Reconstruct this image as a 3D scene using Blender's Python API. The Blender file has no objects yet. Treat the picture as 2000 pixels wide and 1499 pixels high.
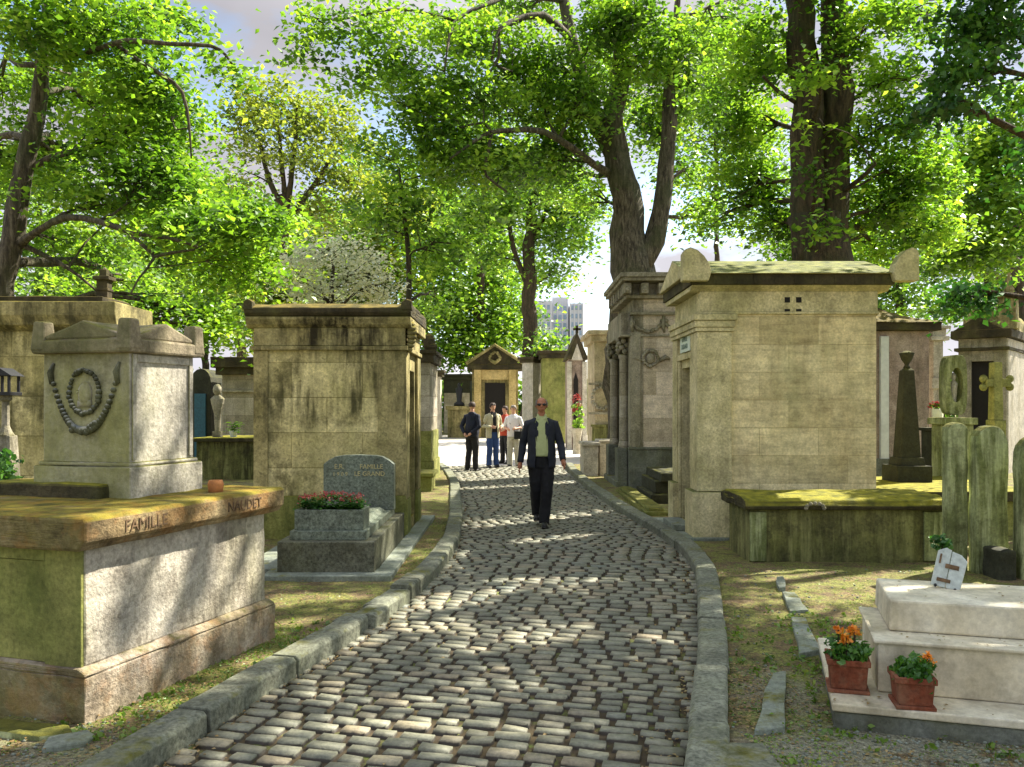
import bpy, bmesh, math, random
import numpy as np
from mathutils import Vector, Matrix, noise

# ------------------------------------------------------------------ camera, sky, sun, exposure
scene = bpy.context.scene
COL = scene.collection
F, HY, HC = 1660.0, 795.0, 1.66          # focal length in photo pixels, horizon row, eye height
cam = bpy.data.objects.new("camera", bpy.data.cameras.new("camera"))
COL.objects.link(cam)
cam.data.sensor_width = 36.0
cam.data.lens = F / 2000.0 * 36.0
cam.data.shift_y = (HY - 749.5) / 2000.0
cam.data.clip_end = 2000.0
cam.location = (0, 0, HC)
cam.rotation_euler = (math.radians(90), 0, 0)
scene.camera = cam

SUN_EL, SUN_AZ = math.radians(47), math.atan2(0.80, 0.60)   # azimuth from +Y towards +X
sdir = Vector((math.sin(SUN_AZ) * math.cos(SUN_EL), math.cos(SUN_AZ) * math.cos(SUN_EL), math.sin(SUN_EL)))
sun = bpy.data.objects.new("sun", bpy.data.lights.new("sun", "SUN"))
COL.objects.link(sun)
sun.data.energy = 5.0
sun.data.angle = math.radians(0.6)
sun.data.color = (1.0, 0.93, 0.80)
sun.rotation_euler = sdir.to_track_quat('Z', 'Y').to_euler()

world = bpy.data.worlds.new("World")
scene.world = world
world.use_nodes = True
wt = world.node_tree
wt.nodes.clear()
w_out = wt.nodes.new("ShaderNodeOutputWorld")
w_bg = wt.nodes.new("ShaderNodeBackground")
w_bg.inputs[1].default_value = 0.10
sky = wt.nodes.new("ShaderNodeTexSky")
sky.sky_type = 'NISHITA'
sky.sun_disc = False
sky.sun_elevation = SUN_EL
sky.sun_rotation = SUN_AZ
w_tc = wt.nodes.new("ShaderNodeTexCoord")
w_map = wt.nodes.new("ShaderNodeMapping")
w_map.inputs['Scale'].default_value = (1.6, 1.6, 3.6)
w_map.inputs['Location'].default_value = (3.1, 0.4, 0.7)
w_n = wt.nodes.new("ShaderNodeTexNoise")
w_n.inputs['Scale'].default_value = 1.7
w_n.inputs['Detail'].default_value = 7
w_n.inputs['Roughness'].default_value = 0.55
w_r = wt.nodes.new("ShaderNodeValToRGB")
w_r.color_ramp.elements[0].position = 0.38
w_r.color_ramp.elements[1].position = 0.50
w_n2 = wt.nodes.new("ShaderNodeTexNoise")
w_n2.inputs['Scale'].default_value = 1.1
w_n2.inputs['Detail'].default_value = 5
w_c = wt.nodes.new("ShaderNodeValToRGB")
w_c.color_ramp.elements[0].position = 0.35
w_c.color_ramp.elements[0].color = (1.9, 1.85, 2.05, 1)
w_c.color_ramp.elements[1].position = 0.65
w_c.color_ramp.elements[1].color = (3.3, 3.2, 3.35, 1)
w_mix = wt.nodes.new("ShaderNodeMixRGB")
L = wt.links.new
L(w_tc.outputs['Generated'], w_map.inputs[0])
L(w_map.outputs[0], w_n.inputs['Vector']); L(w_map.outputs[0], w_n2.inputs['Vector'])
L(w_n.outputs['Fac'], w_r.inputs[0]); L(w_n2.outputs['Fac'], w_c.inputs[0])
L(w_r.outputs[0], w_mix.inputs[0]); L(sky.outputs[0], w_mix.inputs[1]); L(w_c.outputs[0], w_mix.inputs[2])
# clouds greyer at mid height, brighter near the horizon and overhead
w_sep = wt.nodes.new("ShaderNodeSeparateXYZ"); L(w_tc.outputs['Generated'], w_sep.inputs[0])
w_el = wt.nodes.new("ShaderNodeValToRGB")
for p_, v_ in ((0.0, 1.3), (0.12, 1.15), (0.24, 0.95), (0.40, 0.72), (0.62, 1.8)):
    e_ = w_el.color_ramp.elements.new(p_) if p_ not in (0.0,) else w_el.color_ramp.elements[0]
    e_.color = (v_, v_, v_, 1)
w_el.color_ramp.elements[-1].color = (1.7, 1.7, 1.7, 1)
w_mul = wt.nodes.new("ShaderNodeMixRGB"); w_mul.blend_type = 'MULTIPLY'; w_mul.inputs[0].default_value = 1
L(w_sep.outputs[2], w_el.inputs[0]); L(w_mix.outputs[0], w_mul.inputs[1]); L(w_el.outputs[0], w_mul.inputs[2])
L(w_mul.outputs[0], w_bg.inputs[0]); L(w_bg.outputs[0], w_out.inputs[0])

scene.view_settings.view_transform = 'Standard'
scene.view_settings.look = 'None'
scene.view_settings.gamma = 1.0
scene.view_settings.exposure = 1.60
scene.cycles.max_bounces = 7
scene.cycles.diffuse_bounces = 3
scene.cycles.transmission_bounces = 4
scene.cycles.transparent_max_bounces = 6

# ------------------------------------------------------------------ helpers
rnd = random.Random(7)
WM = {}


def PT(px, py, Y):
    """world point of a photo pixel at depth Y"""
    return Vector(((px - 1000) / F * Y, Y, HC - (py - HY) / F * Y))


def tag(o, label=None, cat=None, group=None, kind=None):
    if label: o['label'] = label
    if cat: o['category'] = cat
    if group: o['group'] = group
    if kind: o['kind'] = kind
    return o


def thing(name, label, cat, loc=(0, 0, 0), rz=0.0, group=None):
    o = bpy.data.objects.new(name, None)
    COL.objects.link(o)
    o.empty_display_size = 0.2
    o.location = loc
    o.rotation_euler = (0, 0, rz)
    WM[o.name] = Matrix.Translation(Vector(loc)) @ Matrix.Rotation(rz, 4, 'Z')
    return tag(o, label, cat, group)


def frame(x, y, z=0.0, rz=0.0):
    return Matrix.Translation((x, y, z)) @ Matrix.Rotation(rz, 4, 'Z')


_clouds = {}


def cloud_tex(size):
    if size not in _clouds:
        t = bpy.data.textures.new("weather", 'CLOUDS')
        t.noise_scale = size
        t.noise_depth = 3
        _clouds[size] = t
    return _clouds[size]


SPLIT = {"pilaster", "column", "base_block", "corner_post", "column_base", "capital", "plinth", "buttress", "side_border"}


class MB:
    def __init__(self, M=None):
        self.v, self.f, self.M = [], [], M or Matrix.Identity(4)
        self.isl = []                     # (first vertex, first face) of every added shape

    def pieces(self, gap=0.012):
        """one MB per cluster of shapes that touch"""
        b = self.isl + [(len(self.v), len(self.f))]
        items = []
        for (v0, f0), (v1, f1) in zip(b, b[1:]):
            P = self.v[v0:v1]
            items.append((v0, v1, f0, f1, [min(p[k] for p in P) - gap for k in range(3)], [max(p[k] for p in P) + gap for k in range(3)]))
        par = list(range(len(items)))
        def root(i):
            while par[i] != i: i = par[i]
            return i
        for i in range(len(items)):
            for j in range(i):
                if all(items[i][4][k] <= items[j][5][k] and items[j][4][k] <= items[i][5][k] for k in range(3)): par[root(i)] = root(j)
        out = {}
        for i, (v0, v1, f0, f1, _, _) in enumerate(items):
            m = out.setdefault(root(i), MB())
            o = len(m.v) - v0
            m.isl.append((len(m.v), len(m.f)))
            m.v += self.v[v0:v1]; m.f += [tuple(k + o for k in q) for q in self.f[f0:f1]]
        return list(out.values())

    def add(self, vs, fs):
        b = len(self.v)
        self.isl.append((b, len(self.f)))
        self.v += [self.M @ Vector(p) for p in vs]
        self.f += [tuple(b + i for i in q) for q in fs]
        return self

    def box(self, x0, x1, y0, y1, z0, z1, taper=0.0):
        t = taper
        vs = [(x0, y0, z0), (x1, y0, z0), (x1, y1, z0), (x0, y1, z0),
              (x0 + t, y0 + t, z1), (x1 - t, y0 + t, z1), (x1 - t, y1 - t, z1), (x0 + t, y1 - t, z1)]
        return self.add(vs, [(3, 2, 1, 0), (4, 5, 6, 7), (0, 1, 5, 4), (1, 2, 6, 5), (2, 3, 7, 6), (3, 0, 4, 7)])

    def prism(self, poly, axis, a0, a1):
        """extrude a 2-D polygon: axis 'x' takes (y,z), 'y' takes (x,z), 'z' takes (x,y)"""
        def p3(p, a):
            return {'x': (a, p[0], p[1]), 'y': (p[0], a, p[1]), 'z': (p[0], p[1], a)}[axis]
        n = len(poly)
        vs = [p3(p, a0) for p in poly] + [p3(p, a1) for p in poly]
        fs = [tuple(range(n))[::-1], tuple(range(n, 2 * n))] + [(i, (i + 1) % n, n + (i + 1) % n, n + i) for i in range(n)]
        return self.add(vs, fs)

    def rings(self, rings, cap=True, closed=True):
        """loft through a list of equal-length point rings"""
        n = len(rings[0])
        vs = [p for r in rings for p in r]
        fs = []
        for k in range(len(rings) - 1):
            for i in range(n if closed else n - 1):
                j = (i + 1) % n
                fs.append((k * n + i, k * n + j, (k + 1) * n + j, (k + 1) * n + i))
        if cap and closed:
            fs.append(tuple(range(n))[::-1])
            fs.append(tuple((len(rings) - 1) * n + i for i in range(n)))
        return self.add(vs, fs)

    def loft(self, secs, n=16, cap=True):
        """secs: (cx, cy, z, rx, ry)"""
        R = []
        for cx, cy, z, rx, ry in secs:
            R.append([(cx + rx * math.cos(2 * math.pi * i / n), cy + ry * math.sin(2 * math.pi * i / n), z) for i in range(n)])
        return self.rings(R, cap)

    def lathe(self, prof, cx, cy, n=16, cz=0.0):
        return self.loft([(cx, cy, cz + z, r, r) for r, z in prof], n)

    def tube(self, pts, rad, n=8, lump=0.0):
        pts = [Vector(p) for p in pts]
        R = []
        up = Vector((0.13, 0.31, 0.94)) if abs((pts[-1] - pts[0]).normalized().z) < 0.9 else Vector((1, 0.2, 0))
        for k, p in enumerate(pts):
            t = (pts[min(k + 1, len(pts) - 1)] - pts[max(k - 1, 0)])
            if t.length < 1e-6: t = Vector((0, 0, 1))
            t.normalize()
            a = t.cross(up).normalized()
            b = t.cross(a)
            r = rad[k] if isinstance(rad, (list, tuple)) else rad
            ring = []
            for i in range(n):
                th = 2 * math.pi * i / n
                rr = r * (1 + lump * noise.noise(Vector((math.cos(th) * 1.3, math.sin(th) * 1.3, p.z * 1.5 + p.x)) * 1.6))
                ring.append(p + a * (rr * math.cos(th)) + b * (rr * math.sin(th)))
            R.append(ring)
        return self.rings(R)

    def ball(self, c, r, n=8, m=6, rz=None, ry=None):
        rz = rz or r
        ry = ry or r
        secs = []
        for k in range(m + 1):
            a = -math.pi / 2 + math.pi * k / m
            s = max(0.02, math.cos(a))
            secs.append((c[0], c[1], c[2] + rz * math.sin(a), r * s, ry * s))
        return self.loft(secs, n)

    def build(self, name, mat, parent=None, bevel=0.0, rough=0.0, smooth=False, sub=3, label=None, remesh=0.0, solid=0.0, size=0.35, edge=40):
        if name in SPLIT and len(self.isl) > 1:
            ps = self.pieces()
            if len(ps) > 1:
                for p in ps: o = p.build(name, mat, parent, bevel, rough, smooth, sub, label, remesh, solid, size, edge)
                return o
        me = bpy.data.meshes.new(name)
        inv = WM[parent.name].inverted() if parent else Matrix.Identity(4)
        me.from_pydata([tuple(inv @ p) for p in self.v], [], self.f)
        me.validate()
        # box-projected coordinates in metres for the masonry pattern
        uv = me.uv_layers.new(name="UVMap")
        nl = len(me.loops)
        li = np.empty(nl, np.int32); me.loops.foreach_get("vertex_index", li)
        co = np.empty(len(me.vertices) * 3); me.vertices.foreach_get("co", co); co = co.reshape(-1, 3)[li]
        nr = np.empty(len(me.polygons) * 3); me.polygons.foreach_get("normal", nr); nr = np.abs(nr.reshape(-1, 3))
        lt = np.empty(len(me.polygons), np.int32); me.polygons.foreach_get("loop_total", lt)
        nr = np.repeat(nr, lt, axis=0)
        ax = nr.argmax(1)
        u = np.where(ax == 0, co[:, 1], co[:, 0])
        v = np.where(ax == 2, co[:, 1], co[:, 2])
        uv.data.foreach_set("uv", np.stack([u, v], 1).ravel())
        me.materials.append(mat)
        if smooth:
            me.polygons.foreach_set("use_smooth", [True] * len(me.polygons))
        o = bpy.data.objects.new(name, me)
        COL.objects.link(o)
        WM[o.name] = WM[parent.name] if parent else Matrix.Identity(4)
        if parent: o.parent = parent
        if solid:
            m = o.modifiers.new("solid", 'SOLIDIFY'); m.thickness = solid; m.offset = 0
        if bevel:
            m = o.modifiers.new("bevel", 'BEVEL'); m.width = bevel; m.segments = 2; m.limit_method = 'ANGLE'
            m.angle_limit = math.radians(edge)
        if remesh:
            m = o.modifiers.new("remesh", 'REMESH'); m.mode = 'VOXEL'; m.voxel_size = remesh; m.use_smooth_shade = True
            m = o.modifiers.new("smooth", 'SMOOTH'); m.iterations = 3; m.factor = 0.5
        if rough:
            m = o.modifiers.new("cut", 'SUBSURF'); m.subdivision_type = 'SIMPLE'; m.levels = sub; m.render_levels = sub
            m = o.modifiers.new("weather", 'DISPLACE'); m.texture = cloud_tex(size); m.texture_coords = 'GLOBAL'
            m.strength = rough; m.mid_level = 0.5
        if label: o['label'] = label
        return o


def text_mesh(name, body, size, M, mat, parent, depth=0.004):
    cu = bpy.data.curves.new(name, 'FONT')
    cu.body = body; cu.size = size; cu.extrude = depth; cu.align_x = 'CENTER'
    cu.resolution_u = 3
    tmp = bpy.data.objects.new(name, cu)
    COL.objects.link(tmp)
    dg = bpy.context.evaluated_depsgraph_get()
    me = bpy.data.meshes.new_from_object(tmp.evaluated_get(dg))
    bpy.data.objects.remove(tmp)
    me.transform(WM[parent.name].inverted() @ M)
    me.materials.clear(); me.materials.append(mat)
    o = bpy.data.objects.new(name, me)
    COL.objects.link(o)
    o.parent = parent
    WM[o.name] = WM[parent.name]
    return o


# ------------------------------------------------------------------ materials
def new_mat(name):
    m = bpy.data.materials.new(name)
    m.use_nodes = True
    nt = m.node_tree
    return m, nt, nt.nodes["Principled BSDF"]


class N:
    def __init__(s, nt): s.nt = nt
    def __call__(s, t, **k):
        n = s.nt.nodes.new("ShaderNode" + t)
        for a, b in k.items(): setattr(n, a, b)
        return n
    def l(s, a, b): s.nt.links.new(a, b)
    def noise(s, vec, scale, detail=4, rough=0.55, mapscale=None):
        if mapscale:
            mp = s('Mapping'); mp.inputs['Scale'].default_value = mapscale
            s.l(vec, mp.inputs[0]); vec = mp.outputs[0]
        n = s('TexNoise'); n.inputs['Scale'].default_value = scale
        n.inputs['Detail'].default_value = detail; n.inputs['Roughness'].default_value = rough
        s.l(vec, n.inputs['Vector'])
        return n.outputs['Fac']
    def ramp(s, fac, stops):
        r = s('ValToRGB'); e = r.color_ramp.elements
        while len(e) < len(stops): e.new(0.5)
        for x, (p, c) in zip(e, stops):
            x.position = p
            x.color = (c, c, c, 1) if isinstance(c, (int, float)) else (*c, 1)
        s.l(fac, r.inputs[0])
        return r.outputs[0]
    def mix(s, fac, a, b, mode='MIX'):
        m = s('MixRGB', blend_type=mode)
        for sock, v in ((m.inputs[0], fac), (m.inputs[1], a), (m.inputs[2], b)):
            if isinstance(v, (int, float)): sock.default_value = v
            elif isinstance(v, tuple): sock.default_value = (*v, 1)
            else: s.l(v, sock)
        return m.outputs[0]
    def math(s, op, a, b=0.0, clamp=False):
        m = s('Math', operation=op, use_clamp=clamp)
        for sock, v in ((m.inputs[0], a), (m.inputs[1], b)):
            if isinstance(v, (int, float)): sock.default_value = v
            else: s.l(v, sock)
        return m.outputs[0]


MATS = {}


def stone(name, c1, c2, grime=(0.05, 0.045, 0.02), g_amt=0.6, moss=0.3, moss_c=(0.17, 0.16, 0.025), alg=0.3,
          alg_c=(0.13, 0.14, 0.03), block=None, bump=0.5, rough=0.9, speck=0.25, g_pos=0.52, orange=0.0, north=0.0, strata=0.0, drip=None, mort=(0.38, 0.34, 0.22)):
    m, nt, bs = new_mat(name)
    n = N(nt)
    geo = n('NewGeometry')
    pos = geo.outputs['Position']
    base = n.mix(n.ramp(n.noise(pos, 1.7, 5, 0.6), [(0.35, 0.0), (0.65, 1.0)]), c1, c2)
    fine = n.noise(pos, 38, 5, 0.7)
    base = n.mix(min(1.0, max(.12, speck + .25)), base, n.ramp(fine, [(0.33, 0.30), (0.55, 1.05), (0.7, 1.5)]), 'MULTIPLY')
    h = fine
    if block:
        br = n('TexBrick')
        br.offset = 0.5
        br.inputs['Scale'].default_value = 1.0
        br.inputs['Brick Width'].default_value = block[0]
        br.inputs['Row Height'].default_value = block[1]
        br.inputs['Mortar Size'].default_value = 0.006
        br.inputs['Mortar Smooth'].default_value = 0.4
        br.inputs['Bias'].default_value = 0.0
        br.inputs['Color1'].default_value = (1.24, 1.21, 1.18, 1)
        br.inputs['Color2'].default_value = (0.72, 0.69, 0.58, 1)
        br.inputs['Mortar'].default_value = (*mort, 1)
        uv = n('TexCoord')
        n.l(uv.outputs['UV'], br.inputs['Vector'])
        base = n.mix(0.85, base, br.outputs['Color'], 'MULTIPLY')
        h = n.math('SUBTRACT', fine, n.math('MULTIPLY', br.outputs['Fac'], 1.2))
    if strata:
        base = n.mix(strata, base, n.ramp(n.noise(pos, 1.0, 7, 0.75, (2.2, 2.2, 17)), [(0.34, 0.5), (0.5, 1.0), (0.66, 1.25)]), 'MULTIPLY')
    # algae and rain streaks
    a1 = n.noise(pos, 1.0, 6, 0.65, (2.2, 2.2, 0.8))
    base = n.mix(n.math('MULTIPLY', n.ramp(a1, [(0.45, 0.0), (0.66, 1.0)]), alg), base, alg_c)
    st = n.noise(pos, 1.0, 7, 0.7, (7.0, 7.0, 0.9))
    bl = n.noise(pos, 1.3, 4, 0.6)
    gm = n.math('MULTIPLY', n.ramp(st, [(g_pos - 0.1, 0.0), (g_pos + 0.13, 1.0)]), n.ramp(bl, [(0.38, 0.1), (0.6, 1.0)]))
    base = n.mix(n.math('MULTIPLY', gm, g_amt), base, grime)
    if north:
        sn = n('SeparateXYZ'); n.l(geo.outputs['Normal'], sn.inputs[0])
        nm = n.ramp(n.math('MULTIPLY', sn.outputs['Y'], -1.0), [(0.45, 0.0), (0.9, 1.0)])
        nf = n.math('MULTIPLY', nm, n.ramp(n.noise(pos, 2.6, 6, 0.7, (1, 1, .5)), [(0.25, 0.35), (0.6, 1.0)]))
        base = n.mix(n.math('MULTIPLY', nf, north), base, alg_c)
    if drip:
        dn = n.noise(pos, 1.0, 6, 0.65, (11, 11, 1.1))
        base = n.mix(n.ramp(dn, [(0.47, 0.0), (0.64, 0.75)]), base, drip)
    # blotches of soot and damp
    bt = n.noise(pos, 2.4, 8, 0.75)
    base = n.mix(n.math('MULTIPLY', n.ramp(bt, [(0.50, 0.0), (0.64, 1.0)]), g_amt * 0.75), base, grime)
    base = n.mix(0.5, base, n.ramp(n.noise(pos, 7, 6, 0.75), [(0.32, 0.42), (0.68, 1.5)]), 'MULTIPLY')
    # dark lichen dots
    vd = n.noise(pos, 14, 3, 0.5)
    base = n.mix(n.math('MULTIPLY', n.ramp(vd, [(0.62, 0.0), (0.7, 1.0)]), 0.55 * g_amt), base, grime)
    if moss > 0:
        sx = n('SeparateXYZ'); n.l(geo.outputs['Normal'], sx.inputs[0])
        up = n.ramp(sx.outputs['Z'], [(0.25, 0.0), (0.75, 1.0)])
        mm = n.math('MULTIPLY', up, n.ramp(n.noise(pos, 3.5, 6, 0.7), [(0.60 - 0.45 * moss, 0.0), (0.72 - 0.35 * moss, 1.0)]))
        mc = n.mix(n.ramp(n.noise(pos, 9, 4), [(0.35, 0.0), (0.65, 1.0)]), moss_c, (moss_c[0] * 0.35, moss_c[1] * 0.4, moss_c[2] * 0.5))
        base = n.mix(mm, base, mc)
    if orange:
        om = n.ramp(n.noise(pos, 5.5, 5, 0.65), [(0.5, 0.0), (0.6, 1.0)])
        base = n.mix(n.math('MULTIPLY', om, orange), base, (0.42, 0.17, 0.03))
    n.l(base, bs.inputs['Base Color'])
    bs.inputs['Roughness'].default_value = rough
    bs.inputs['Specular IOR Level'].default_value = 0.25
    bp = n('Bump'); bp.inputs['Strength'].default_value = bump; bp.inputs['Distance'].default_value = 0.012
    hh = n.math('ADD', h, n.math('MULTIPLY', n.noise(pos, 9, 6, 0.7), 1.3))
    n.l(hh, bp.inputs['Height']); n.l(bp.outputs[0], bs.inputs['Normal'])
    MATS[name] = m
    return m


def plain(name, c, rough=0.7, var=0.25, scale=20, metal=0.0, bump=0.2, spec=0.4):
    m, nt, bs = new_mat(name)
    n = N(nt)
    pos = n('NewGeometry').outputs['Position']
    f = n.noise(pos, scale, 4, 0.6)
    n.l(n.mix(1.0, c, n.ramp(f, [(0.3, 1 - var), (0.7, 1 + var)]), 'MULTIPLY'), bs.inputs['Base Color'])
    bs.inputs['Roughness'].default_value = rough
    bs.inputs['Metallic'].default_value = metal
    bs.inputs['Specular IOR Level'].default_value = spec
    if bump:
        bp = n('Bump'); bp.inputs['Strength'].default_value = bump; bp.inputs['Distance'].default_value = 0.01
        n.l(f, bp.inputs['Height']); n.l(bp.outputs[0], bs.inputs['Normal'])
    return m


def leaf_mat(name, cols, trans=0.5, tint=(1.5, 1.6, 0.9)):
    """leaves: a mix of colours picked per leaf and per clump, letting light through"""
    m, nt, bs = new_mat(name)
    nt.nodes.remove(bs)
    n = N(nt)
    geo = n('NewGeometry')
    k = len(cols) - 1
    big = n.ramp(n.noise(geo.outputs['Position'], 1.1, 4, 0.65), [(0.38, 0.0), (0.62, 1.0)])
    fac = n.math('ADD', n.math('MULTIPLY', geo.outputs['Random Per Island'], 0.42), n.math('MULTIPLY', big, 0.58))
    c = n.ramp(fac, [(i / k, cc) for i, cc in enumerate(cols)])
    d = n('BsdfDiffuse'); n.l(c, d.inputs[0])
    t = n('BsdfTranslucent'); n.l(n.mix(1.0, c, tint, 'MULTIPLY'), t.inputs[0])
    g = n('BsdfGlossy'); g.inputs['Roughness'].default_value = 0.45; g.inputs[0].default_value = (0.9, 1, 0.9, 1)
    m1 = n('MixShader'); m1.inputs[0].default_value = trans; n.l(d.outputs[0], m1.inputs[1]); n.l(t.outputs[0], m1.inputs[2])
    m2 = n('MixShader'); m2.inputs[0].default_value = 0.05; n.l(m1.outputs[0], m2.inputs[1]); n.l(g.outputs[0], m2.inputs[2])
    n.l(m2.outputs[0], nt.nodes['Material Output'].inputs[0])
    return m


OLIVE = stone("yellow_limestone", (0.76, 0.67, 0.35), (0.58, 0.51, 0.23), grime=(0.06, 0.055, 0.02), g_amt=0.95, moss=0.5, alg=0.5, alg_c=(0.20, 0.20, 0.05), block=(0.85, 0.42), g_pos=0.47, mort=(.5, .47, .35))
WARM = stone("warm_ashlar", (0.76, 0.67, 0.40), (0.62, 0.53, 0.29), grime=(0.24, 0.155, 0.06), g_amt=0.4, moss=0.7, moss_c=(0.2, 0.21, 0.05), alg=0.4,
             alg_c=(0.25, 0.26, 0.11), block=(0.7, 0.33), g_pos=0.58, mort=(.74, .70, .6), strata=.55, bump=.4, speck=0.05)
WARMP = stone("warm_dressed_stone", (0.72, 0.63, 0.36), (0.56, 0.49, 0.24), grime=(0.13, 0.11, 0.04), g_amt=0.55, moss=0.8, moss_c=(0.2, 0.21, 0.05), alg=0.35,
              alg_c=(0.24, 0.25, 0.10), g_pos=0.55)
OLIVEP = stone("mossy_dressed_stone", (0.52, 0.44, 0.20), (0.32, 0.27, 0.11), g_amt=0.9, moss=0.9, moss_c=(0.26, 0.21, 0.03), alg=0.5, g_pos=0.48)
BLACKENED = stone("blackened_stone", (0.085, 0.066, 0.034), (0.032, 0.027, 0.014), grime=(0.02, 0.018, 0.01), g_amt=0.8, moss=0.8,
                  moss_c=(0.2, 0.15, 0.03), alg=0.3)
SOOT = stone("soot_streaked_stone", (0.56, 0.48, 0.22), (0.36, 0.30, 0.12), grime=(0.03, 0.024, 0.01), g_amt=1.0, moss=0.6, alg=0.4, g_pos=0.46)
TOMB = stone("tomb_limestone", (0.60, 0.55, 0.45), (0.46, 0.41, 0.31), grime=(0.07, 0.055, 0.035), g_amt=0.85, moss=0.45,
             moss_c=(0.24, 0.19, 0.03), alg=0.3, alg_c=(0.19, 0.20, 0.045), g_pos=0.47, bump=0.7, north=0.9)
TOMBG = stone("algae_limestone", (0.34, 0.33, 0.10), (0.22, 0.23, 0.06), grime=(0.05, 0.06, 0.015), g_amt=0.6, moss=0.6, alg=0.6,
              alg_c=(0.12, 0.15, 0.03), g_pos=0.52)
CAPST = stone("lichened_slab", (0.42, 0.33, 0.18), (0.24, 0.15, 0.06), grime=(0.03, 0.018, 0.007), g_amt=1.0, g_pos=0.45, moss=0.72,
              moss_c=(0.25, 0.20, 0.02), alg=0.4, alg_c=(0.12, 0.11, 0.02), orange=0.22, bump=0.9, north=0.8)
STELE = stone("stele_stone", (0.56, 0.52, 0.45), (0.44, 0.41, 0.33), g_amt=0.5, moss=0.5, alg=0.3, alg_c=(0.25, 0.25, 0.075), g_pos=0.52, north=0.85)
STELED = stone("stele_cap_stone", (0.36, 0.30, 0.21), (0.22, 0.18, 0.11), g_amt=0.6, moss=0.4, alg=0.3, alg_c=(0.12, 0.13, 0.04), north=0.7)
TOMBP = stone("lichened_plinth_stone", (0.56, 0.48, 0.38), (0.36, 0.28, 0.17), grime=(0.07, 0.045, 0.02), g_amt=0.8, moss=0.3, moss_c=(0.16, 0.15, 0.03), alg=0.55,
              alg_c=(0.18, 0.16, 0.04), g_pos=0.50, bump=0.9, north=0.85, orange=0.2)
PALEROSE = stone("pale_rosy_ashlar", (0.66, 0.58, 0.47), (0.52, 0.45, 0.36), grime=(0.16, 0.13, 0.08), g_amt=0.35, moss=0.2, alg=0.2, block=(0.9, 0.45), g_pos=0.57, mort=(.8, .76, .68), strata=.4)
GREY = stone("grey_ashlar", (0.46, 0.42, 0.34), (0.36, 0.33, 0.26), g_amt=0.35, moss=0.3, alg=0.25, block=(0.9, 0.45), g_pos=0.56)
GREYP = stone("grey_dressed_stone", (0.42, 0.38, 0.29), (0.30, 0.27, 0.19), g_amt=0.7, moss=0.4, alg=0.3)
GREYBASE = stone("grey_base_stone", (0.20, 0.21, 0.17), (0.13, 0.14, 0.11), g_amt=0.5, moss=0.3, alg=0.3)
ROSE = stone("rosy_stone", (0.50, 0.40, 0.33), (0.30, 0.22, 0.18), g_amt=0.6, moss=0.3, alg=0.2)
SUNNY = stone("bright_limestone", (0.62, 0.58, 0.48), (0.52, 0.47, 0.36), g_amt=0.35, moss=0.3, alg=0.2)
MOSSY = stone("moss_green_stone", (0.34, 0.37, 0.17), (0.16, 0.19, 0.06), grime=(0.05, 0.055, 0.02), g_amt=0.8, moss=0.9, alg=0.7,
              alg_c=(0.15, 0.19, 0.05), g_pos=0.47, bump=0.8, drip=(0.52, 0.56, 0.30))
SARC = stone("black_streaked_stone", (0.22, 0.21, 0.07), (0.11, 0.115, 0.035), grime=(0.025, 0.022, 0.012), g_amt=0.9, moss=1.0,
             moss_c=(0.25, 0.22, 0.02), alg=0.6, alg_c=(0.12, 0.13, 0.03), g_pos=0.46, drip=(0.27, 0.27, 0.10))
SLABM = stone("moss_covered_slab", (0.09, 0.075, 0.035), (0.035, 0.03, 0.014), grime=(0.02, 0.017, 0.01), g_amt=0.8, moss=1.3,
              moss_c=(0.30, 0.27, 0.02), alg=0.3, bump=1.0)
GRANITE = stone("grey_granite", (0.19, 0.22, 0.17), (0.14, 0.165, 0.125), g_amt=0.3, moss=0.0, alg=0.15, speck=1.0, rough=0.45, bump=0.12)
GRANITED = stone("rough_granite", (0.17, 0.17, 0.12), (0.10, 0.105, 0.07), g_amt=0.5, moss=0.1, alg=0.2, speck=1.0, rough=0.6, bump=0.25)
FOOT = stone("footing_slab_stone", (0.30, 0.33, 0.27), (0.22, 0.25, 0.2), g_amt=0.3, moss=0.15, alg=0.3)
CREAM = stone("cream_limestone", (0.76, 0.72, 0.57), (0.62, 0.55, 0.38), grime=(0.16, 0.12, 0.05), g_amt=0.4, g_pos=.52, moss=0.0, alg=0.2, north=.3,
              alg_c=(0.40, 0.33, 0.18), speck=-0.1, rough=0.6, bump=0.12)
CREAMD = stone("soiled_cream_stone", (0.55, 0.46, 0.30), (0.42, 0.34, 0.20), grime=(0.10, 0.09, 0.04), g_amt=0.6, moss=0.1, alg=0.4,
               alg_c=(0.16, 0.17, 0.06))
DARKST = stone("dark_stone", (0.05, 0.052, 0.032), (0.028, 0.03, 0.018), g_amt=0.4, moss=0.3, alg=0.1, alg_c=(.06, .065, .03))
KERB = stone("kerb_granite", (0.23, 0.24, 0.175), (0.15, 0.158, 0.115), grime=(0.07, 0.065, 0.04), g_amt=0.35, moss=0.15, alg=0.25,
             alg_c=(0.2, 0.22, 0.11), speck=0.6, bump=0.4)
DARKREL = stone("weathered_relief_stone", (0.20, 0.20, 0.12), (0.08, 0.085, 0.045), grime=(0.02, 0.02, 0.01), g_amt=.8, moss=.5, moss_c=(.5, .48, .36), alg=.3)
BRONZE = plain("dark_bronze_door", (0.05, 0.045, 0.03), 0.6)  # dark bronze of the recessed door leaves
DARK = plain("unlit_interior", (0.012, 0.010, 0.008), 0.9)  # near-black colour standing in for dark openings and door recesses
TEAL = plain("teal_painted_door", (0.02, 0.09, 0.12), 0.5)
IRON = plain("black_iron", (0.02, 0.02, 0.022), 0.5, metal=0.3)
WHITE = plain("white_marble", (0.62, 0.64, 0.58), 0.5, 0.12, 8)
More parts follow.
